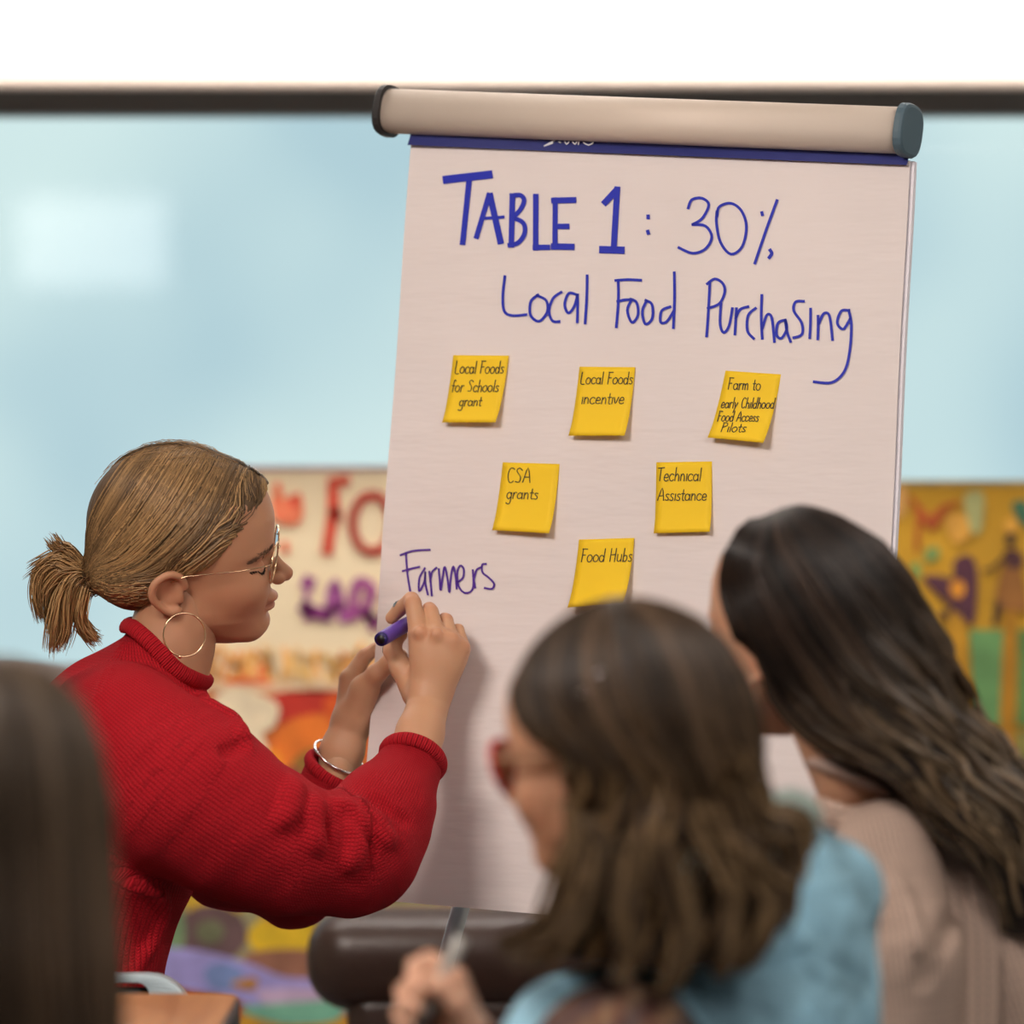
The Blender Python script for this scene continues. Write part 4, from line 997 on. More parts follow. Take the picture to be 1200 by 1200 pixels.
for P in (front(420, -1, 6), front(200, 1, 7), swept(2300, -1, 1), swept(900, 1, 2), low(600, -1, 3), low(300, 1, 4)):
    N = len(P); tp = np.linspace(0, 1, P.shape[1]); rad = (.00085*np.minimum(1, (tp+.12)*3)*np.minimum(1, (1.15-tp)*4))[None]*(.5+np.random.rand(N, 1)*.7)
    rq = np.random.RandomState(N); z0 = P[:, 4, 2]*.011+P[:, 4, 0]*.004; tone = np.interp(z0 % 1, np.linspace(0, 1, 34), rq.rand(34)**1.5)[:, None]
    cl_ = np.clip((np.array([.055, .031, .016])*(1-tone)+np.array([.44, .26, .11])*tone)*(1+rq.randn(N, 1)*.28), .01, .8)
    strand_mesh('hair_strands', P1(P), rad, cl_, HAIR, ho)['kind'] = 'stuff'
PG = [[(-104, 0, -37), (-126, -4, -26), (-146, -6, -17), (-163, -6, -32), (-168, -8, -58), (-163, -6, -86)],
      [(-104, 0, -37), (-122, -8, -34), (-138, -12, -52), (-146, -14, -88), (-149, -12, -124)],
      [(-104, 0, -37), (-120, -10, -38), (-131, -16, -62), (-134, -16, -95), (-142, -12, -118)],
      [(-104, 0, -37), (-110, -12, -52), (-116, -16, -75), (-112, -14, -98), (-102, -10, -112)],
      [(-104, 0, -37), (-112, -6, -50), (-121, -8, -80), (-110, -4, -104), (-100, -2, -110)],
      [(-104, 0, -37), (-122, 4, -22), (-142, 2, -10), (-160, 0, -22), (-172, 2, -34)],
      [(-104, 0, -37), (-118, 6, -20), (-130, 6, -6), (-142, 4, -4), (-148, 2, 6)],
      [(-104, 0, -37), (-126, 8, -30), (-144, 10, -42), (-152, 8, -75), (-150, 8, -110)],
      [(-104, 0, -37), (-122, -6, -28), (-140, -8, -30), (-158, -8, -50), (-160, -6, -70)]]
G9 = along(PG, 20); P = flow(G9, 110, (5, 11, 8), 5, .8, 14); N = len(P)
tp = np.linspace(0, 1, 20); rad = (.0009*np.minimum(1, (1.08-tp)*2.4))[None]*(.5+np.random.rand(N, 1)*.7)
pt = strand_mesh('ponytail', P1(P), rad, palette(N, BL[2:4]+BL[1:4]+[(.5, .31, .14)], .18, 9), HAIR, ho); pt['kind'] = 'stuff'
r_ = ring((-104, 0, -37), (.68, 0, .73), 12, 20, 15); r_ = [np.array(p_)+0 for p_ in r_]
MB().tube([Vector(P1(p_)) for p_ in r_], .0035, 10, True).build('hair_tie', MT['black'], ho, smooth=True)
# loose fine hairs
r9 = np.random.RandomState(8); C = np.zeros((60, 4, 3)); st = np.array([[-60., -30, 118]])
for i in range(60):
    t = r9.rand(); a = np.array([-70+t*150, r9.randn()*20, 100+20*math.sin(t*PI)]); C[i] = [a, a+r9.randn(3)*6+[-12, 0, 8], a+r9.randn(3)*8+[-26, 0, 6], a+r9.randn(3)*8+[-36, 0, -14]]
P = bez(C, 12); P = hc.project(P, np.abs(r9.randn(60, 12))*.6+2+r9.rand(60, 1)*3, 3)
strand_mesh('loose_hairs', P1(P), np.full((60, 12), .00028), palette(60, BL[2:4], .1, 3), HAIR, ho)['kind'] = 'stuff'
# brows and lashes
def fuzz(name, line, N, ln, dirv, rad, col, par, seed, tf=P1, sp=1.6):
    r = np.random.RandomState(seed); L = catmull(np.array(line, float), 8); i = r.rand(N)*(len(L)-1.01); k = i.astype(int); f = (i-k)[:, None]
    a = L[k]*(1-f)+L[k+1]*f+r.randn(N, 3)*sp*.6; a = HF.project(a, .3); b = HF.project(a+np.array(dirv)*ln+r.randn(N, 3)*.6, .8)
    P = np.stack([a, (a+b)/2, b], 1); return strand_mesh(name, tf(P), np.tile([rad, rad*.8, rad*.2], (N, 1)), np.tile(col, (N, 1)), HAIR, par)
for sd in (-1, 1):
    fuzz('eyebrow', [(80, sd*50, 0), (94, sd*40, 6), (108, sd*16, 8)], 170, 4.5, (-.9, sd*.4, -.1), .0004, (.16, .085, .05), per, 11+sd, sp=1.5)['kind'] = 'stuff'
    fuzz('eyelashes', [(78, sd*48, -15), (90, sd*42, -18), (99, sd*32, -19), (102, sd*18, -16)], 120, 4.5, (.7, sd*.1, -.35), .0004, (.02, .012, .01), per, 21+sd, sp=.5)['kind'] = 'stuff'

seated_legs((S(np.array([70, 0, -1340]))[0], 5.98, .56), 0, per, mat('dark_trousers', (.02, .022, .03), .9), SK1, MT['black'])

# spectacles
def glasses(pose, label, frame_m, temple_m, rr, hw=27, hh=23, yc=32, zc=-10, xr=112, seg=26):
    root = empty('glasses', Vector(pose((xr, 0, zc))), label, 'glasses'); T = lambda a, b, c_: Vector(pose((a, b, c_)))
    lm = MT['lens']
    for sd in (-1, 1):
        pts = []
        for i in range(seg):
            a = 2*PI*i/seg; yy = sd*(yc+hw*math.copysign(abs(math.cos(a))**.8, math.cos(a))*(1-.12*(math.sin(a) < 0)*abs(math.sin(a)))); zz = hh*math.copysign(abs(math.sin(a))**.85, math.sin(a))
            pts.append(T(xr+zz*.13-abs(yy)*.10+3, yy, zc+zz))
        MB().tube(pts, rr, 8, True).build('rim', frame_m, root, smooth=True)
        c_ = sum(pts, Vector())/seg
        MB().add(pts+[c_+(pts[0]-pts[0])], [(i, (i+1) % seg, seg) for i in range(seg)]).build('lens', lm, root, smooth=True)
        MB().tube([T(xr-4, sd*(yc+hw-1), zc+6), T(xr-9, sd*(yc+hw+5), zc+6), T(xr-40, sd*72, zc+3), T(xr-100, sd*79, zc-1), T(xr-118, sd*80, zc-8)], rr*.8, 8).build('temple', temple_m, root, smooth=True)
        MB().tube([T(xr+1, sd*9, zc-2), T(xr-4, sd*10, zc-5), T(xr-3, sd*11, zc-10)], rr*.6, 6).build('nose_pad', frame_m, root, smooth=True)
    MB().tube([T(xr+3, -7, zc+8), T(xr+6, 0, zc+10), T(xr+3, 7, zc+8)], rr*.8, 8).build('bridge', frame_m, root, smooth=True)
    return root
lm = bpy.data.materials.new('spectacle_lens'); lm.use_nodes = True; N_ = lm.node_tree; N_.nodes.clear()
a1 = N_.nodes.new('ShaderNodeOutputMaterial'); a2 = N_.nodes.new('ShaderNodeMixShader'); a3 = N_.nodes.new('ShaderNodeBsdfTransparent'); a4 = N_.nodes.new('ShaderNodeBsdfGlossy'); a5 = N_.nodes.new('ShaderNodeFresnel')
a5.inputs[0].default_value = 1.4; a4.inputs['Roughness'].default_value = .02
N_.links.new(a5.outputs[0], a2.inputs[0]); N_.links.new(a3.outputs[0], a2.inputs[1]); N_.links.new(a4.outputs[0], a2.inputs[2]); N_.links.new(a2.outputs[0], a1.inputs[0])
MT['lens'] = lm
glasses(P1, 'thin gold wire-rimmed glasses worn by the woman in red', MT['gold'], MT['gold'], .00095)
he = empty('hoop_earring', Vector(S(np.array([216, -78, -744]))), 'thin gold hoop earring in the ear of the woman in red', 'earring')
MB().tube([Vector(S(np.array([216+25*math.sin(a)*.98, -78+6*math.sin(a), -744+25.5*math.cos(a)]))) for a in np.arange(0, 2*PI, PI/20)], .0009, 8, True).build('hoop', MT['gold'], he, smooth=True)
bx_ = Vector(S(np.array([211, -79, -769.5]))); MB().tube([bx_-Vector((.002, 0, 0)), bx_, bx_+Vector((.002, 0, 0))], [.001, .0024, .001], 8).build('bead', MT['gold'], he, smooth=True)
bn_ = empty('bangle', Vector(S(np.array([400, 180, -884]))), 'thin silver bangle on the wrist holding the paper edge', 'bracelet')
MB().tube([Vector(S(p_)) for p_ in ring((397, 181, -887), (27, -24, 46), 31.5, 36)], .0016, 8, True).build('band', MT['silver'], bn_, smooth=True)
# marker
tipw = CP(497, 721, .003); rear = Vector(S(np.array([446., 44, -749.5])))
mk = empty('marker', rear, 'purple marker pen with dark end held in the writing hand', 'marker'); d_ = (tipw-rear).normalized(); Lm = (tipw-rear).length
def lathe(name, prof, m, par):
    return MB().tube([rear+d_*a for a, _ in prof], [b for _, b in prof], 20).build(name, m, par, smooth=True)
lathe('barrel', [(.004, .0076), (.006, .0079), (Lm*.62, .0079), (Lm*.66, .0076)], MT['purp'], mk)
lathe('end_plug', [(.0005, .0052), (.0002, .0074), (.0052, .0074), (.0056, .0066)], MT['purpd'], mk)
lathe('plug_recess', [(-.0002, .0048), (.001, .005)], MT['black'], mk)
lathe('collar', [(Lm*.66, .0062), (Lm*.78, .0055), (Lm*.9, .0034)], MT['purpd'], mk)
lathe('nib', [(Lm*.9, .0022), (Lm, .0012)], MT['inkp'], mk)

# ----------------------------------------------------------------- women in front
def lanes(q0, q1, N, M, y0, seed, jit=2.0):
    """N flow lines between two border paths (lists of (x, y down)), pushed towards the viewer"""
    r = np.random.RandomState(seed); A = along([[(a, 0, -b) for a, b in q0]], M)[0]; B = along([[(a, 0, -b) for a, b in q1]], M)[0]
    q = r.rand(N, 1, 1); P = A[None]*(1-q)+B[None]*q; P = P+r.randn(N, 1, 3)*jit; P[..., 1] = y0(q[..., 0], np.linspace(0, 1, M)[None]) if callable(y0) else y0
    return P, q[:, 0, 0]
def grad_cols(N, M, top, bot, seed, jit=.2, q=None):
    r = np.random.RandomState(seed); t = smooth01(np.linspace(0, 1, M), .25, .95)[None, :, None]; a = palette(N, top, jit, seed)[:, None]; b = palette(N, bot, jit, seed+1)[:, None]
    tn = np.interp(q, np.linspace(0, 1, 22), .45+1.3*r.rand(22)**1.3)[:, None, None]; a = a*tn; b = b*tn
    return np.clip(a*(1-t)+b*t, .004, 1)
def clump(P, amp, seed, n=26, power=1.0, freq=2.2):
    """gather strands into wavy locks towards their ends"""
    r = np.random.RandomState(seed); N, M, _ = P.shape; c_ = r.randint(N, size=n); D = np.linalg.norm(P[:, None, M//2]-P[None, c_, M//2], axis=-1); k = D.argmin(1)
    t = np.linspace(0, 1, M)[None, :, None]; w_ = smooth01(t, .3, 1)**power
    ph = r.rand(n, 1, 3)*6; fr = freq*(1+.3*r.randn(n, 1, 1)); am = amp*(.6+.8*r.rand(n, 1, 1))
    lock = P[c_]; wv = am*np.sin(t*2*PI*fr+ph)*smooth01(t, .2, .7)*np.array([1, .8, .5])
    return P*(1-.62*w_)+lock[k]*.62*w_+wv[k]

# centre woman
S2 = Space(4.5); u2 = S2.u
p2 = empty('person', (S2(np.array([860, 40, -1500]))[0], 4.53, 0), 'brown-haired woman in blue denim vest over plaid shirt, holding a pen', 'person')
P2 = Pose(S2(np.array([740., 24, -866])), rotz(math.radians(152)) @ roty(math.radians(8)))
f = fld((575, -190, -1170), (965, 190, -690), 4.2)
f.ell((745, 15, -852), (146, 142, 147)); f.chain([(752, 15, -860, 134), (775, 5, -990, 118), (765, -10, -1110, 128)], 20)
cut(f, [(590, 800), (598, 775), (622, 742), (662, 716), (715, 704), (770, 708), (815, 727), (850, 758), (876, 806), (892, 860), (903, 920), (908, 960), (905, 1000), (900, 1040), (898, 1085), (880, 1125), (800, 1140), (700, 1128), (608, 1122), (634, 1060), (652, 1005), (668, 955), (684, 925), (672, 912), (668, 896), (664, 884), (645, 872), (612, 857), (596, 836)], 10)
h2 = mesh_part('hair', f, S2, HAIRC, p2, col=(.030, .018, .011))
L0 = [(700, 708), (630, 742), (603, 800), (618, 848), (672, 900), (672, 950), (654, 1012), (632, 1075), (612, 1120)]
L1 = [(745, 706), (820, 732), (868, 790), (885, 850), (900, 920), (912, 975), (905, 1030), (900, 1080), (885, 1130)]
P, q = lanes(L0, L1, 3400, 34, -170, 31); P[:, :, 0] += 0; P = f.hit(P, None, np.random.rand(3400, 1)*7); P = clump(P, 9, 32, 54)
rad = (.0013*np.minimum(1, (1.1-np.linspace(0, 1, 34))*2.5))[None]*(.5+np.random.rand(3400, 1))
strand_mesh('hair_strands', S2(P), rad, grad_cols(3400, 34, [(.042, .026, .016), (.022, .014, .009), (.085, .052, .031)], [(.11, .06, .027), (.30, .18, .075), (.04, .024, .014)], 33, .35, q), HAIR, h2)['kind'] = 'stuff'
for a in ((686, 815), (703, 793)):
    q = f.hit(np.array([[a[0]-6., 0, -a[1]-2], [a[0]+6., 0, -a[1]+2]]), None, 7); MB().tube([Vector(S2(v)) for v in q], .0011, 8).build('hair_pin', MT['silver'], h2, smooth=True)
# curled locks over the collar
LG = [[(870, -150, -900), (895, -120, -950), (935, -90, -958), (945, -80, -985), (915, -80, -1000)], [(865, -150, -930), (885, -140, -970), (925, -120, -985), (930, -110, -1020), (905, -110, -1040)],
      [(850, -150, -960), (870, -150, -1010), (900, -140, -1060), (890, -130, -1110), (868, -130, -1130)], [(820, -150, -960), (850, -155, -1030), (858, -150, -1090), (840, -150, -1140)],
      [(845, -150, -980), (882, -150, -1000), (920, -130, -1040), (915, -120, -1085)], [(700, -140, -1000), (680, -150, -1060), (650, -140, -1110), (600, -110, -1125)], [(690, -130, -980), (665, -130, -1040), (630, -110, -1090), (585, -90, -1112)],
      [(780, -150, -1000), (800, -160, -1080), (790, -155, -1140), (770, -150, -1165)], [(740, -150, -1000), (730, -160, -1080), (735, -155, -1135), (720, -150, -1150)]]
P = flow(along(LG, 22), 95, (20, 17, 9), 35, 3.5, 13); N = len(P); rad = (.0013*np.minimum(1, (1.06-np.linspace(0, 1, 22))*2.5))[None]*(.5+np.random.rand(N, 1))
strand_mesh('curled_locks', S2(P), rad, palette(N, [(.08, .048, .025), (.16, .10, .05), (.045, .028, .018), (.24, .15, .075)], .2, 36), HAIR, h2)['kind'] = 'stuff'
# clothes
DEN = mat('washed_denim', rgb(142, 186, 206), .85, var=(15, .55), bump=(30, 1, .014))  # whitish wrinkle highlights are painted in as strong tone variation
vf = fld((560, -210, -1660), (1060, 260, -930), 5.5)
vf.ell((905, 60, -1175), (128, 135, 222), 0); vf.cone((900, 30, -1040), (975, 90, -1045), 78, 62, 30); vf.ell((720, -30, -1248), (132, 95, 118), 25); vf.chain([(650, -40, -1205, 52), (612, -30, -1300, 72), (640, 0, -1450, 110), (760, 30, -1600, 150)], 25); vf.cone((880, 50, -1300), (850, 50, -1600), 145, 150, 40)
vf.cone((700, -90, -1330), (650, -130, -1500), 85, 85, 10, True)
r3 = np.random.RandomState(4)
for i in range(26):
    a = np.array([[r3.uniform(870, 1030), -200, -r3.uniform(990, 1200)]]); a = vf.hit(a)[0]; b = vf.hit((a+[r3.uniform(-70, 70), 0, r3.uniform(-60, 20)])[None])[0]
    vf.cone(a, b, 5, 5, 14, i % 2 == 0)
v2 = mesh_part('denim_vest', vf, S2, DEN, p2)
cf = fld((760, -150, -1080), (990, 200, -900), 4)
cf.chain([(800, -95, -1030, 26), (850, -90, -1000, 34), (900, -60, -968, 38), (925, 30, -962, 36), (905, 100, -960, 30)], 10)
cX, cY, cZ = cf.ax[0][:, None, None], cf.ax[1][None, :, None], cf.ax[2][None, None, :]; cf.F += (2.2*np.sin(cX*.21)*np.sin(cZ*.19+cY*.1)).astype(np.float32)
mesh_part('fleece_collar', cf, S2, mat('fleece', rgb(164, 182, 174), .95, bump=(90, 1, .004)), v2)
# plaid sleeve
def plaid():
    m = bpy.data.materials.new('plaid_flannel'); m.use_nodes = True; N = m.node_tree; L = N.links; p = N.nodes['Principled BSDF']; p.inputs['Roughness'].default_value = .9
    t = N.nodes.new('ShaderNodeTexCoord'); mp = N.nodes.new('ShaderNodeMapping'); mp.inputs['Rotation'].default_value = (0, .6, .5); L.new(t.outputs['Object'], mp.inputs[0]); prev = None
    for dr_, cl, sc_ in (('X', (.20, .12, .07), 11), ('Z', (.02, .022, .045), 11), ('X', (.10, .03, .02), 23)):
        wv = N.nodes.new('ShaderNodeTexWave'); wv.bands_direction = dr_; wv.inputs['Scale'].default_value = sc_; L.new(mp.outputs[0], wv.inputs['Vector'])
        mx = N.nodes.new('ShaderNodeMix'); mx.data_type = 'RGBA'; gt_ = N.nodes.new('ShaderNodeMath'); gt_.operation = 'MULTIPLY'; gt_.inputs[1].default_value = .75; L.new(wv.outputs['Fac'], gt_.inputs[0]); L.new(gt_.outputs[0], mx.inputs['Factor'])
        if prev: L.new(prev, mx.inputs[6])
        else: mx.inputs[6].default_value = (.26, .15, .08, 1)
        mx.inputs[7].default_value = (*cl, 1); prev = mx.outputs[2]
    L.new(prev, p.inputs['Base Color']); return m
pf = fld((560, -260, -1480), (860, 40, -1120), 4.5); pf.ell((724, -72, -1262), (108, 100, 114)); pf.chain([(712, -90, -1270, 100), (655, -140, -1400, 78)], 20)
pf.chain([(655, -140, -1400, 78), (600, -60, -1290, 50), (572, -38, -1240, 42)], 14)
mesh_part('shirt_sleeve', pf, S2, plaid(), p2)
q = pf.hit(catmull(np.array([(618, -90, -1240), (628, -120, -1195), (655, -140, -1163), (700, -150, -1146), (750, -145, -1150), (795, -130, -1180), (828, -110, -1230)], float), 6), None, 1)
MB().tube([Vector(S2(p_)) for p_ in q], .0045, 10).build('armhole_piping', MT['black'], v2, smooth=True)
# hand and pen
g2 = fld((452, -110, -1290), (620, 60, -1096), 3.0); cw = (548, -32, -1215)
g2.cone((560, -35, -1275), cw, 32, 30, 10)
for q in ((532, -48, -1148, 17), (524, -32, -1168, 17), (520, -18, -1188, 16), (520, -8, -1206, 15)): g2.cone(cw, q[:3], 26, q[3], 10)
g2.chain([(532, -48, -1148, 15.5), (503, -36, -1127, 13), (488, -30, -1134, 12), (486, -52, -1156, 10.5), (496, -64, -1166, 10)], 4)
g2.chain([(524, -32, -1168, 14.5), (486, -14, -1152, 12.5), (474, -22, -1163, 11.5), (476, -48, -1178, 10.5), (490, -58, -1184, 10)], 4)
g2.chain([(520, -18, -1188, 14), (482, -4, -1178, 12), (470, -14, -1188, 11), (474, -40, -1200, 10), (488, -50, -1204, 9.5)], 4)
g2.chain([(520, -8, -1206, 13), (484, 2, -1202, 10.5), (474, -6, -1212, 10), (480, -30, -1220, 9)], 4)
g2.chain([(552, -60, -1205, 19), (536, -78, -1176, 14), (518, -82, -1158, 12), (504, -76, -1150, 10.5)], 8)
VG, QG = g2.nets(); VG = relax(VG, QG, 1)
n2 = fld((680, -90, -1080), (880, 110, -880), 5, [[(760, 20, -900, 60), (790, 25, -1060, 66)]]); VM, QM = n2.nets()
body_mesh(p2, [(P2(HV), HQ, head_cols(HV, SK2)), (S2(VM), QM, np.array(SK2)), (S2(VG), QG, np.array((.66, .37, .25))),
  core([[(850, 50, -1120, 80), (860, 50, -1300, 115), (820, 50, -1600, 130)], [(720, -60, -1250, 70), (655, -140, -1400, 55), (560, -35, -1260, 30)]], (500, -240, -1760), (1040, 240, -1000), S2, SK2, 9)])
seated_legs((S2(np.array([830, 40, 0]))[0], 4.53, .56), math.radians(150), p2, mat('blue_jeans', (.05, .08, .14), .9), SK2, MT['black'])
glasses(P2, 'red plastic-framed glasses worn by the woman in the denim vest', mat('red_plastic', rgb(186, 44, 56), .25), mat('clear_temple', rgb(150, 110, 80), .3), .0031)
pn = empty('pen', Vector(S2(np.array([515, -55, -1150]))), 'slim silver pen held upright by the woman in the denim vest', 'pen')
a_, b_ = Vector(S2(np.array([541, -48, -1098]))), Vector(S2(np.array([487, -62, -1212])))
MB().tube([a_, a_.lerp(b_, .04), a_.lerp(b_, .78)], [.0046, .0062, .0062], 14).build('barrel', mat('grey_plastic', rgb(170, 166, 160), .3), pn, smooth=True)
MB().tube([a_.lerp(b_, .78), a_.lerp(b_, .8), a_.lerp(b_, .95), b_], [.0062, .0064, .0040, .0012], 14).build('grip', MT['black'], pn, smooth=True)

# right woman
S3 = Space(5.1); u3 = S3.u
p3 = empty('person', (S3(np.array([1100, 60, 0]))[0], 5.15, 0), 'woman with long wavy dark hair in beige knit sweater, right of the front centre woman', 'person')
P3 = Pose(S3(np.array([949., 46, -733])), rotz(math.radians(131)) @ roty(math.radians(-4)))
f = fld((830, -160, -1150), (1330, 180, -585), 4.5)
f.ell((957, 25, -716), (117, 120, 119)); f.chain([(985, 20, -745, 105), (1050, -10, -880, 92), (1140, -20, -965, 82), (1230, -10, -1060, 62)], 18); f.ell((880, 0, -660), (34, 60, 44), 12)
cut(f, [(846, 690), (849, 655), (862, 640), (872, 618), (896, 601), (939, 597), (981, 610), (1029, 638), (1067, 681), (1099, 734), (1127, 798), (1173, 846), (1215, 890), (1262, 945), (1280, 1060), (1230, 1100), (1175, 1096), (1163, 1040), (1147, 1013), (1109, 976), (1093, 946), (1056, 918), (992, 889), (955, 872), (930, 850), (914, 826), (904, 800), (893, 770), (886, 752), (868, 752), (855, 736)], 8)
h3 = mesh_part('hair', f, S3, HAIRC, p3, col=(.018, .012, .009))
L0 = [(885, 606), (852, 670), (866, 742), (908, 815), (975, 880), (1056, 920), (1102, 972), (1152, 1030), (1185, 1092)]
L1 = [(935, 599), (985, 612), (1036, 646), (1076, 696), (1106, 750), (1138, 812), (1182, 858), (1230, 905), (1262, 1000)]
P, q = lanes(L0, L1, 3400, 40, -140, 41); P = f.hit(P, None, np.random.rand(3400, 1)*7); P = clump(P, 11, 42, 40, 1, 3.2)
rad = (.0014*np.minimum(1, (1.1-np.linspace(0, 1, 40))*2.5))[None]*(.5+np.random.rand(3400, 1))
strand_mesh('hair_strands', S3(P), rad, grad_cols(3400, 40, [(.016, .010, .008), (.009, .006, .005), (.034, .021, .015)], [(.13, .08, .042), (.27, .18, .10), (.045, .028, .018), (.19, .14, .09)], 43, .35, q), HAIR, h3)['kind'] = 'stuff'
BEI = rgb(224, 194, 176)
T3 = [(1075, 60, -950, 70), (1080, 60, -1120, 125), (1080, 60, -1500, 130)]; A3 = [(1036, -50, -1000, 62), (1065, -95, -1120, 66), (1060, -60, -1290, 62), (960, 60, -1330, 45)]
B3 = [(1140, 60, -1010, 60), (1190, 40, -1150, 68), (1215, 20, -1290, 62), (1100, 150, -1330, 45)]
f = fld((900, -190, -1600), (1330, 230, -880), 5)
f.ell((1078, 60, -1115), (122, 112, 205)); f.chain(T3[1:], 30); f.chain(A3, 16); f.chain(B3, 16); f.cone((990, 20, -945), (1050, 30, -960), 38, 60, 20)
f.cone((940, 20, -800), (1003, 20, -905), 46, 52, 4, True)
for a, b, sb_ in (((1080, 1150), (1128, 1040), True), ((1045, 1030), (1075, 1110), False)):
    qq = f.hit(catmull(np.array([(a[0], 0, -a[1]), (a[0]*.4+b[0]*.6, 0, -(a[1]+b[1])/2), (b[0], 0, -b[1])], float), 4), None, 1)
    for i in range(len(qq)-1): f.cone(qq[i], qq[i+1], 6, 6, 16, sb_)
s3 = mesh_part('sweater', f, S3, knit_mat('beige_knit', BEI, .0062, .0080, .003, .55, .3), p3, vecs=limb_knit([T3, A3, B3], None, u3))
MB().tube([Vector(S3(p_)) for p_ in ring((1000, 18, -914), (65, 12, 150), 55, 30)], .0065, 10, True).build('neckband', mat('beige_band', rgb(176, 150, 138), .9, bump=(300, .8, .002)), s3, smooth=True)
bq = Vector(S3(f.hit(np.array([[982., -60, -918]]), None, 2)[0])); MB().tube([bq+Vector((0, .003, 0)), bq+Vector((0, -.002, 0)), bq+Vector((0, -.003, 0))], [.0045, .0045, .003], 14).build('button', MT['black'], s3, smooth=True)
n3 = fld((870, -80, -960), (1080, 110, -740), 4, [[(938, 10, -770, 44), (1003, 22, -910, 50)]]); VM, QM = n3.nets()
body_mesh(p3, [(P3(HV), HQ, head_cols(HV, SK2)), (S3(VM), QM, np.array(SK2)), core([sh(T3, .85), sh(A3, .78), sh(B3, .8), [(1060, 20, -1000, 40), (1040, -45, -1010, 40)], [(1090, 60, -1020, 40), (1140, 60, -1020, 40)]], (880, -190, -1660), (1330, 260, -900), S3, SK2, 9)])
seated_legs((S3(np.array([1080, 60, 0]))[0], 5.15, .56), math.radians(140), p3, mat('grey_trousers', (.06, .06, .065), .9), SK2, MT['black'])

# left woman, seen from behind
S4 = Space(3.9); u4 = S4.u
p4 = empty('person', (S4(np.array([0, 40, 0]))[0], 3.93, 0), 'woman with long straight brown hair seen from behind at lower left', 'person')
P4 = Pose(S4(np.array([-4., 62, -955])), rotz(math.radians(95)))
f = fld((-180, -190, -1420), (200, 190, -765), 4.6)
f.ell((-8, 15, -925), (137, 140, 149)); f.chain([(-5, 15, -950, 130), (0, 0, -1150, 136), (8, 0, -1400, 142)], 20)
cut(f, [(-170, 1400), (-160, 1000), (-140, 880), (-100, 812), (-40, 780), (15, 777), (58, 792), (92, 828), (114, 880), (126, 950), (133, 1040), (141, 1120), (152, 1210), (168, 1400)], 8)
h4 = mesh_part('hair', f, S4, HAIRC, p4, col=(.03, .02, .013))
P, q = lanes([(-20, 778), (-95, 820), (-135, 900), (-150, 1050), (-155, 1200), (-160, 1390)], [(10, 777), (75, 808), (112, 875), (130, 990), (142, 1150), (165, 1390)], 3000, 30, -170, 51); P = f.hit(P, None, np.random.rand(3000, 1)*6); P = clump(P, 2.5, 52, 60, 1, 1.2)
rad = (.0014*np.minimum(1, (1.1-np.linspace(0, 1, 30))*2.5))[None]*(.5+np.random.rand(3000, 1))
strand_mesh('hair_strands', S4(P), rad, grad_cols(3000, 30, [(.085, .06, .04), (.05, .034, .024), (.12, .085, .058)], [(.07, .042, .024), (.10, .06, .035), (.04, .026, .018)], 53, .25, q), HAIR, h4)['kind'] = 'stuff'
T4 = [(10, 60, -1330, 120), (10, 60, -1500, 180), (10, 60, -1790, 190)]
f = fld((-330, -180, -1900), (360, 330, -1130), 8)
f.ell((15, 60, -1400), (265, 135, 222)); f.chain(T4[1:], 40)
for sd in (-1, 1): f.chain([(15+sd*210, 60, -1400, 75), (15+sd*250, 60, -1620, 66), (15+sd*150, 300, -1680, 48)], 20)
mesh_part('top', f, S4, mat('cream_cloth', rgb(214, 196, 182), .85, bump=(80, .5, .004)), p4)
n4 = fld((-90, -80, -1260), (110, 120, -990), 6, [[(0, 20, -1020, 66), (8, 30, -1220, 74)]]); VM, QM = n4.nets()
body_mesh(p4, [(P4(HV), HQ, head_cols(HV, SK2)), (S4(VM), QM, np.array(SK2)), core([sh(T4, .8)], (-260, -180, -1900), (280, 300, -1150), S4, SK2, 12)])
seated_legs((S4(np.array([10, 60, 0]))[0], 3.95, .56), math.radians(90), p4, mat('black_trousers', (.015, .015, .017), .9), SK2, MT['black'])

# ================================================================= table and chairs
tb = empty('table', (-.85, 4.75, 0), 'wood-topped table with a dark rounded edge, its corner showing at lower left', 'table')
def rrect(x0, x1, y0, y1, r, z, n=6):
    P = []
    for cx, cy, a0 in ((x1-r, y1-r, 0), (x0+r, y1-r, 90), (x0+r, y0+r, 180), (x1-r, y0+r, 270)):
        for i in range(n+1): a = math.radians(a0+90*i/n); P.append(Vector((cx+r*math.cos(a), cy+r*math.sin(a), z)))
    return P
xr_, yf_ = W(283, 0, 5.31).x, 5.32
extr([rrect(-1.45, xr_-.003, 4.15, yf_-.003, .03, z) for z in (.742, .750)]).build('table_top', MT['wood'], tb)
extr([rrect(-1.453-e, xr_+e, 4.147-e, yf_+e, .033, z) for z, e in ((.716, -.004), (.72, 0), (.744, 0), (.7485, -.002))]).build('edging', MT['edge'], tb)
for x in (-1.4, xr_-.07):
    for y in (4.22, yf_-.08):
        MB().tube([(x, y, 0), (x, y, .717)], .02, 16).build('leg', MT['black'], tb, smooth=True)
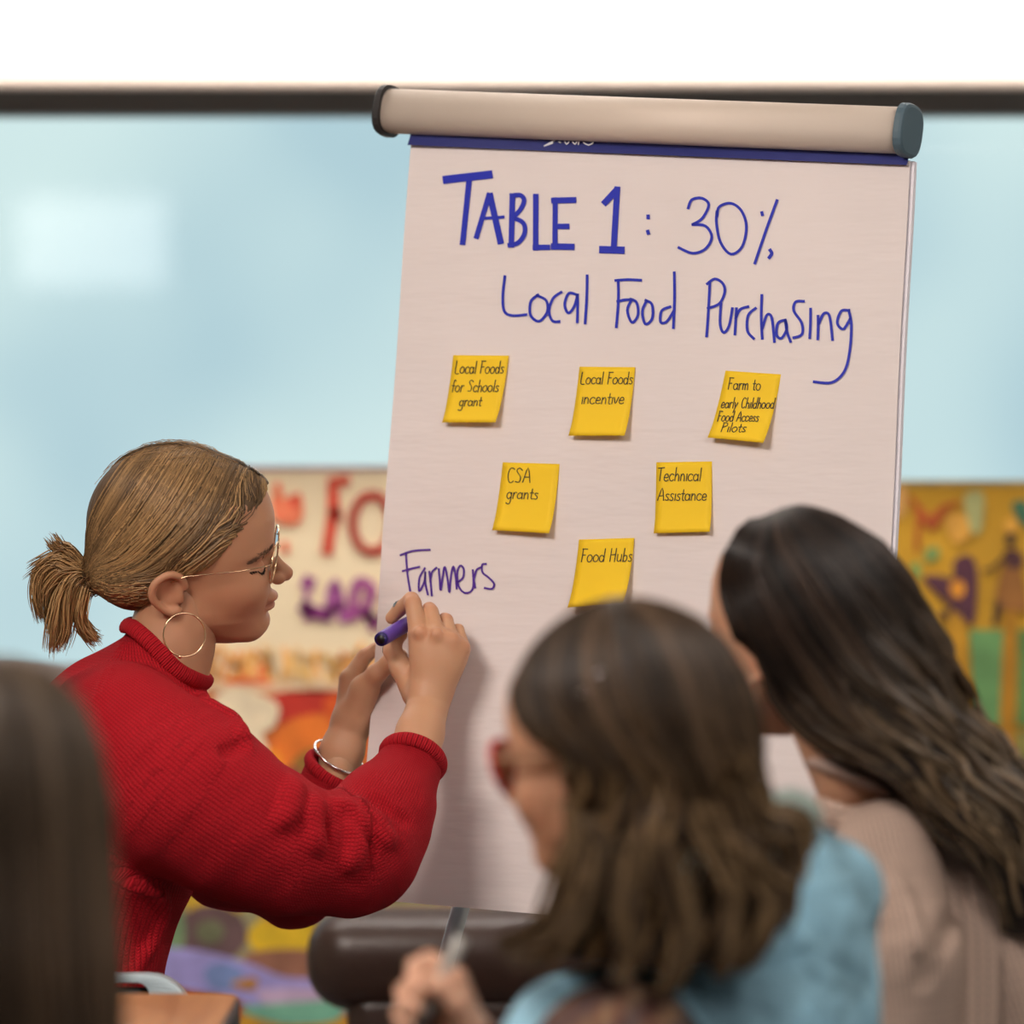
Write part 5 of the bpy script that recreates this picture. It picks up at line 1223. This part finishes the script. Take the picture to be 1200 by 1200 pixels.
def chair(loc, ang, label, m, hb=.79):
    o = empty('chair', (0, 0, 0), label, 'chair', None)
    MB().box((0, 0, .44), (.44, .42, .03)).build('seat', m, o, bevel=.012, seg=3)
    cy = -.21; b = MB()
    # moulded back frame: thin top rail, wide rounded sides
    def loop(w_, z0, z1, r_, y, n=7):
        P = []
        for cx, cz, a0 in ((w_-r_, z1-r_, 0), (-w_+r_, z1-r_, 90), (-w_+r_, z0+r_, 180), (w_-r_, z0+r_, 270)):
            for i in range(n+1): a = math.radians(a0+90*i/n); P.append((cx+r_*math.cos(a), y, cz+r_*math.sin(a)))
        return P
    O1, O2 = loop(.225, .46, hb, .045, cy-.032), loop(.225, .46, hb, .045, cy+.008); I1, I2 = loop(.182, .50, hb-.008, .012, cy-.032), loop(.182, .50, hb-.008, .012, cy+.008); n_ = len(O1)
    Fq = []
    for i in range(n_):
        j = (i+1) % n_; Fq += [(i, j, 2*n_+j, 2*n_+i), (n_+i, 3*n_+i, 3*n_+j, n_+j), (i, n_+i, n_+j, j), (2*n_+i, 2*n_+j, 3*n_+j, 3*n_+i)]
    MB().add(O1+O2+I1+I2, Fq).build('backrest_frame', m, o, bevel=.0015)
    MB().box((0, cy-.012, (.50+hb-.012)/2), (.362, .006, hb-.515)).build('backrest_panel', MT['black'], o, bevel=.003)
    for x in (-.19, .19):
        for y in (-.19, .18): MB().tube([(x, y, .43), (x*1.12, y*1.15, .006)], .011, 12).build('leg', MT['steel'], o, smooth=True)
    o.location = loc; o.rotation_euler = (0, 0, ang); return o
def place(src, loc, ang, label):
    r = src.copy(); COL.objects.link(r); r.location = loc; r.rotation_euler = (0, 0, ang); r['label'] = label; r.scale = (1, 1, .9)
    for ch in src.children: c_ = ch.copy(); COL.objects.link(c_); c_.parent = r
    return r
bpy.context.view_layer.update()
DX = W(226, 0, 5.66).x
ch0 = chair((DX-.225, 5.45, 0), PI, 'pale grey chair with a dark mesh back behind the wood-topped table', MT['chairw'], .74)
place(ch0, (S(np.array([70, 0, 0]))[0]-.0, 5.98, 0), -PI/2, 'pale grey chair the woman in red sits on')
place(ch0, (S2(np.array([830, 40, 0]))[0], 4.53, 0), math.radians(60), 'pale grey chair under the woman in the denim vest')
place(ch0, (S3(np.array([1080, 60, 0]))[0], 5.15, 0), math.radians(50), 'pale grey chair under the woman in the beige sweater')
place(ch0, (S4(np.array([10, 60, 0]))[0], 3.95, 0), 0, 'pale grey chair under the woman at lower left')
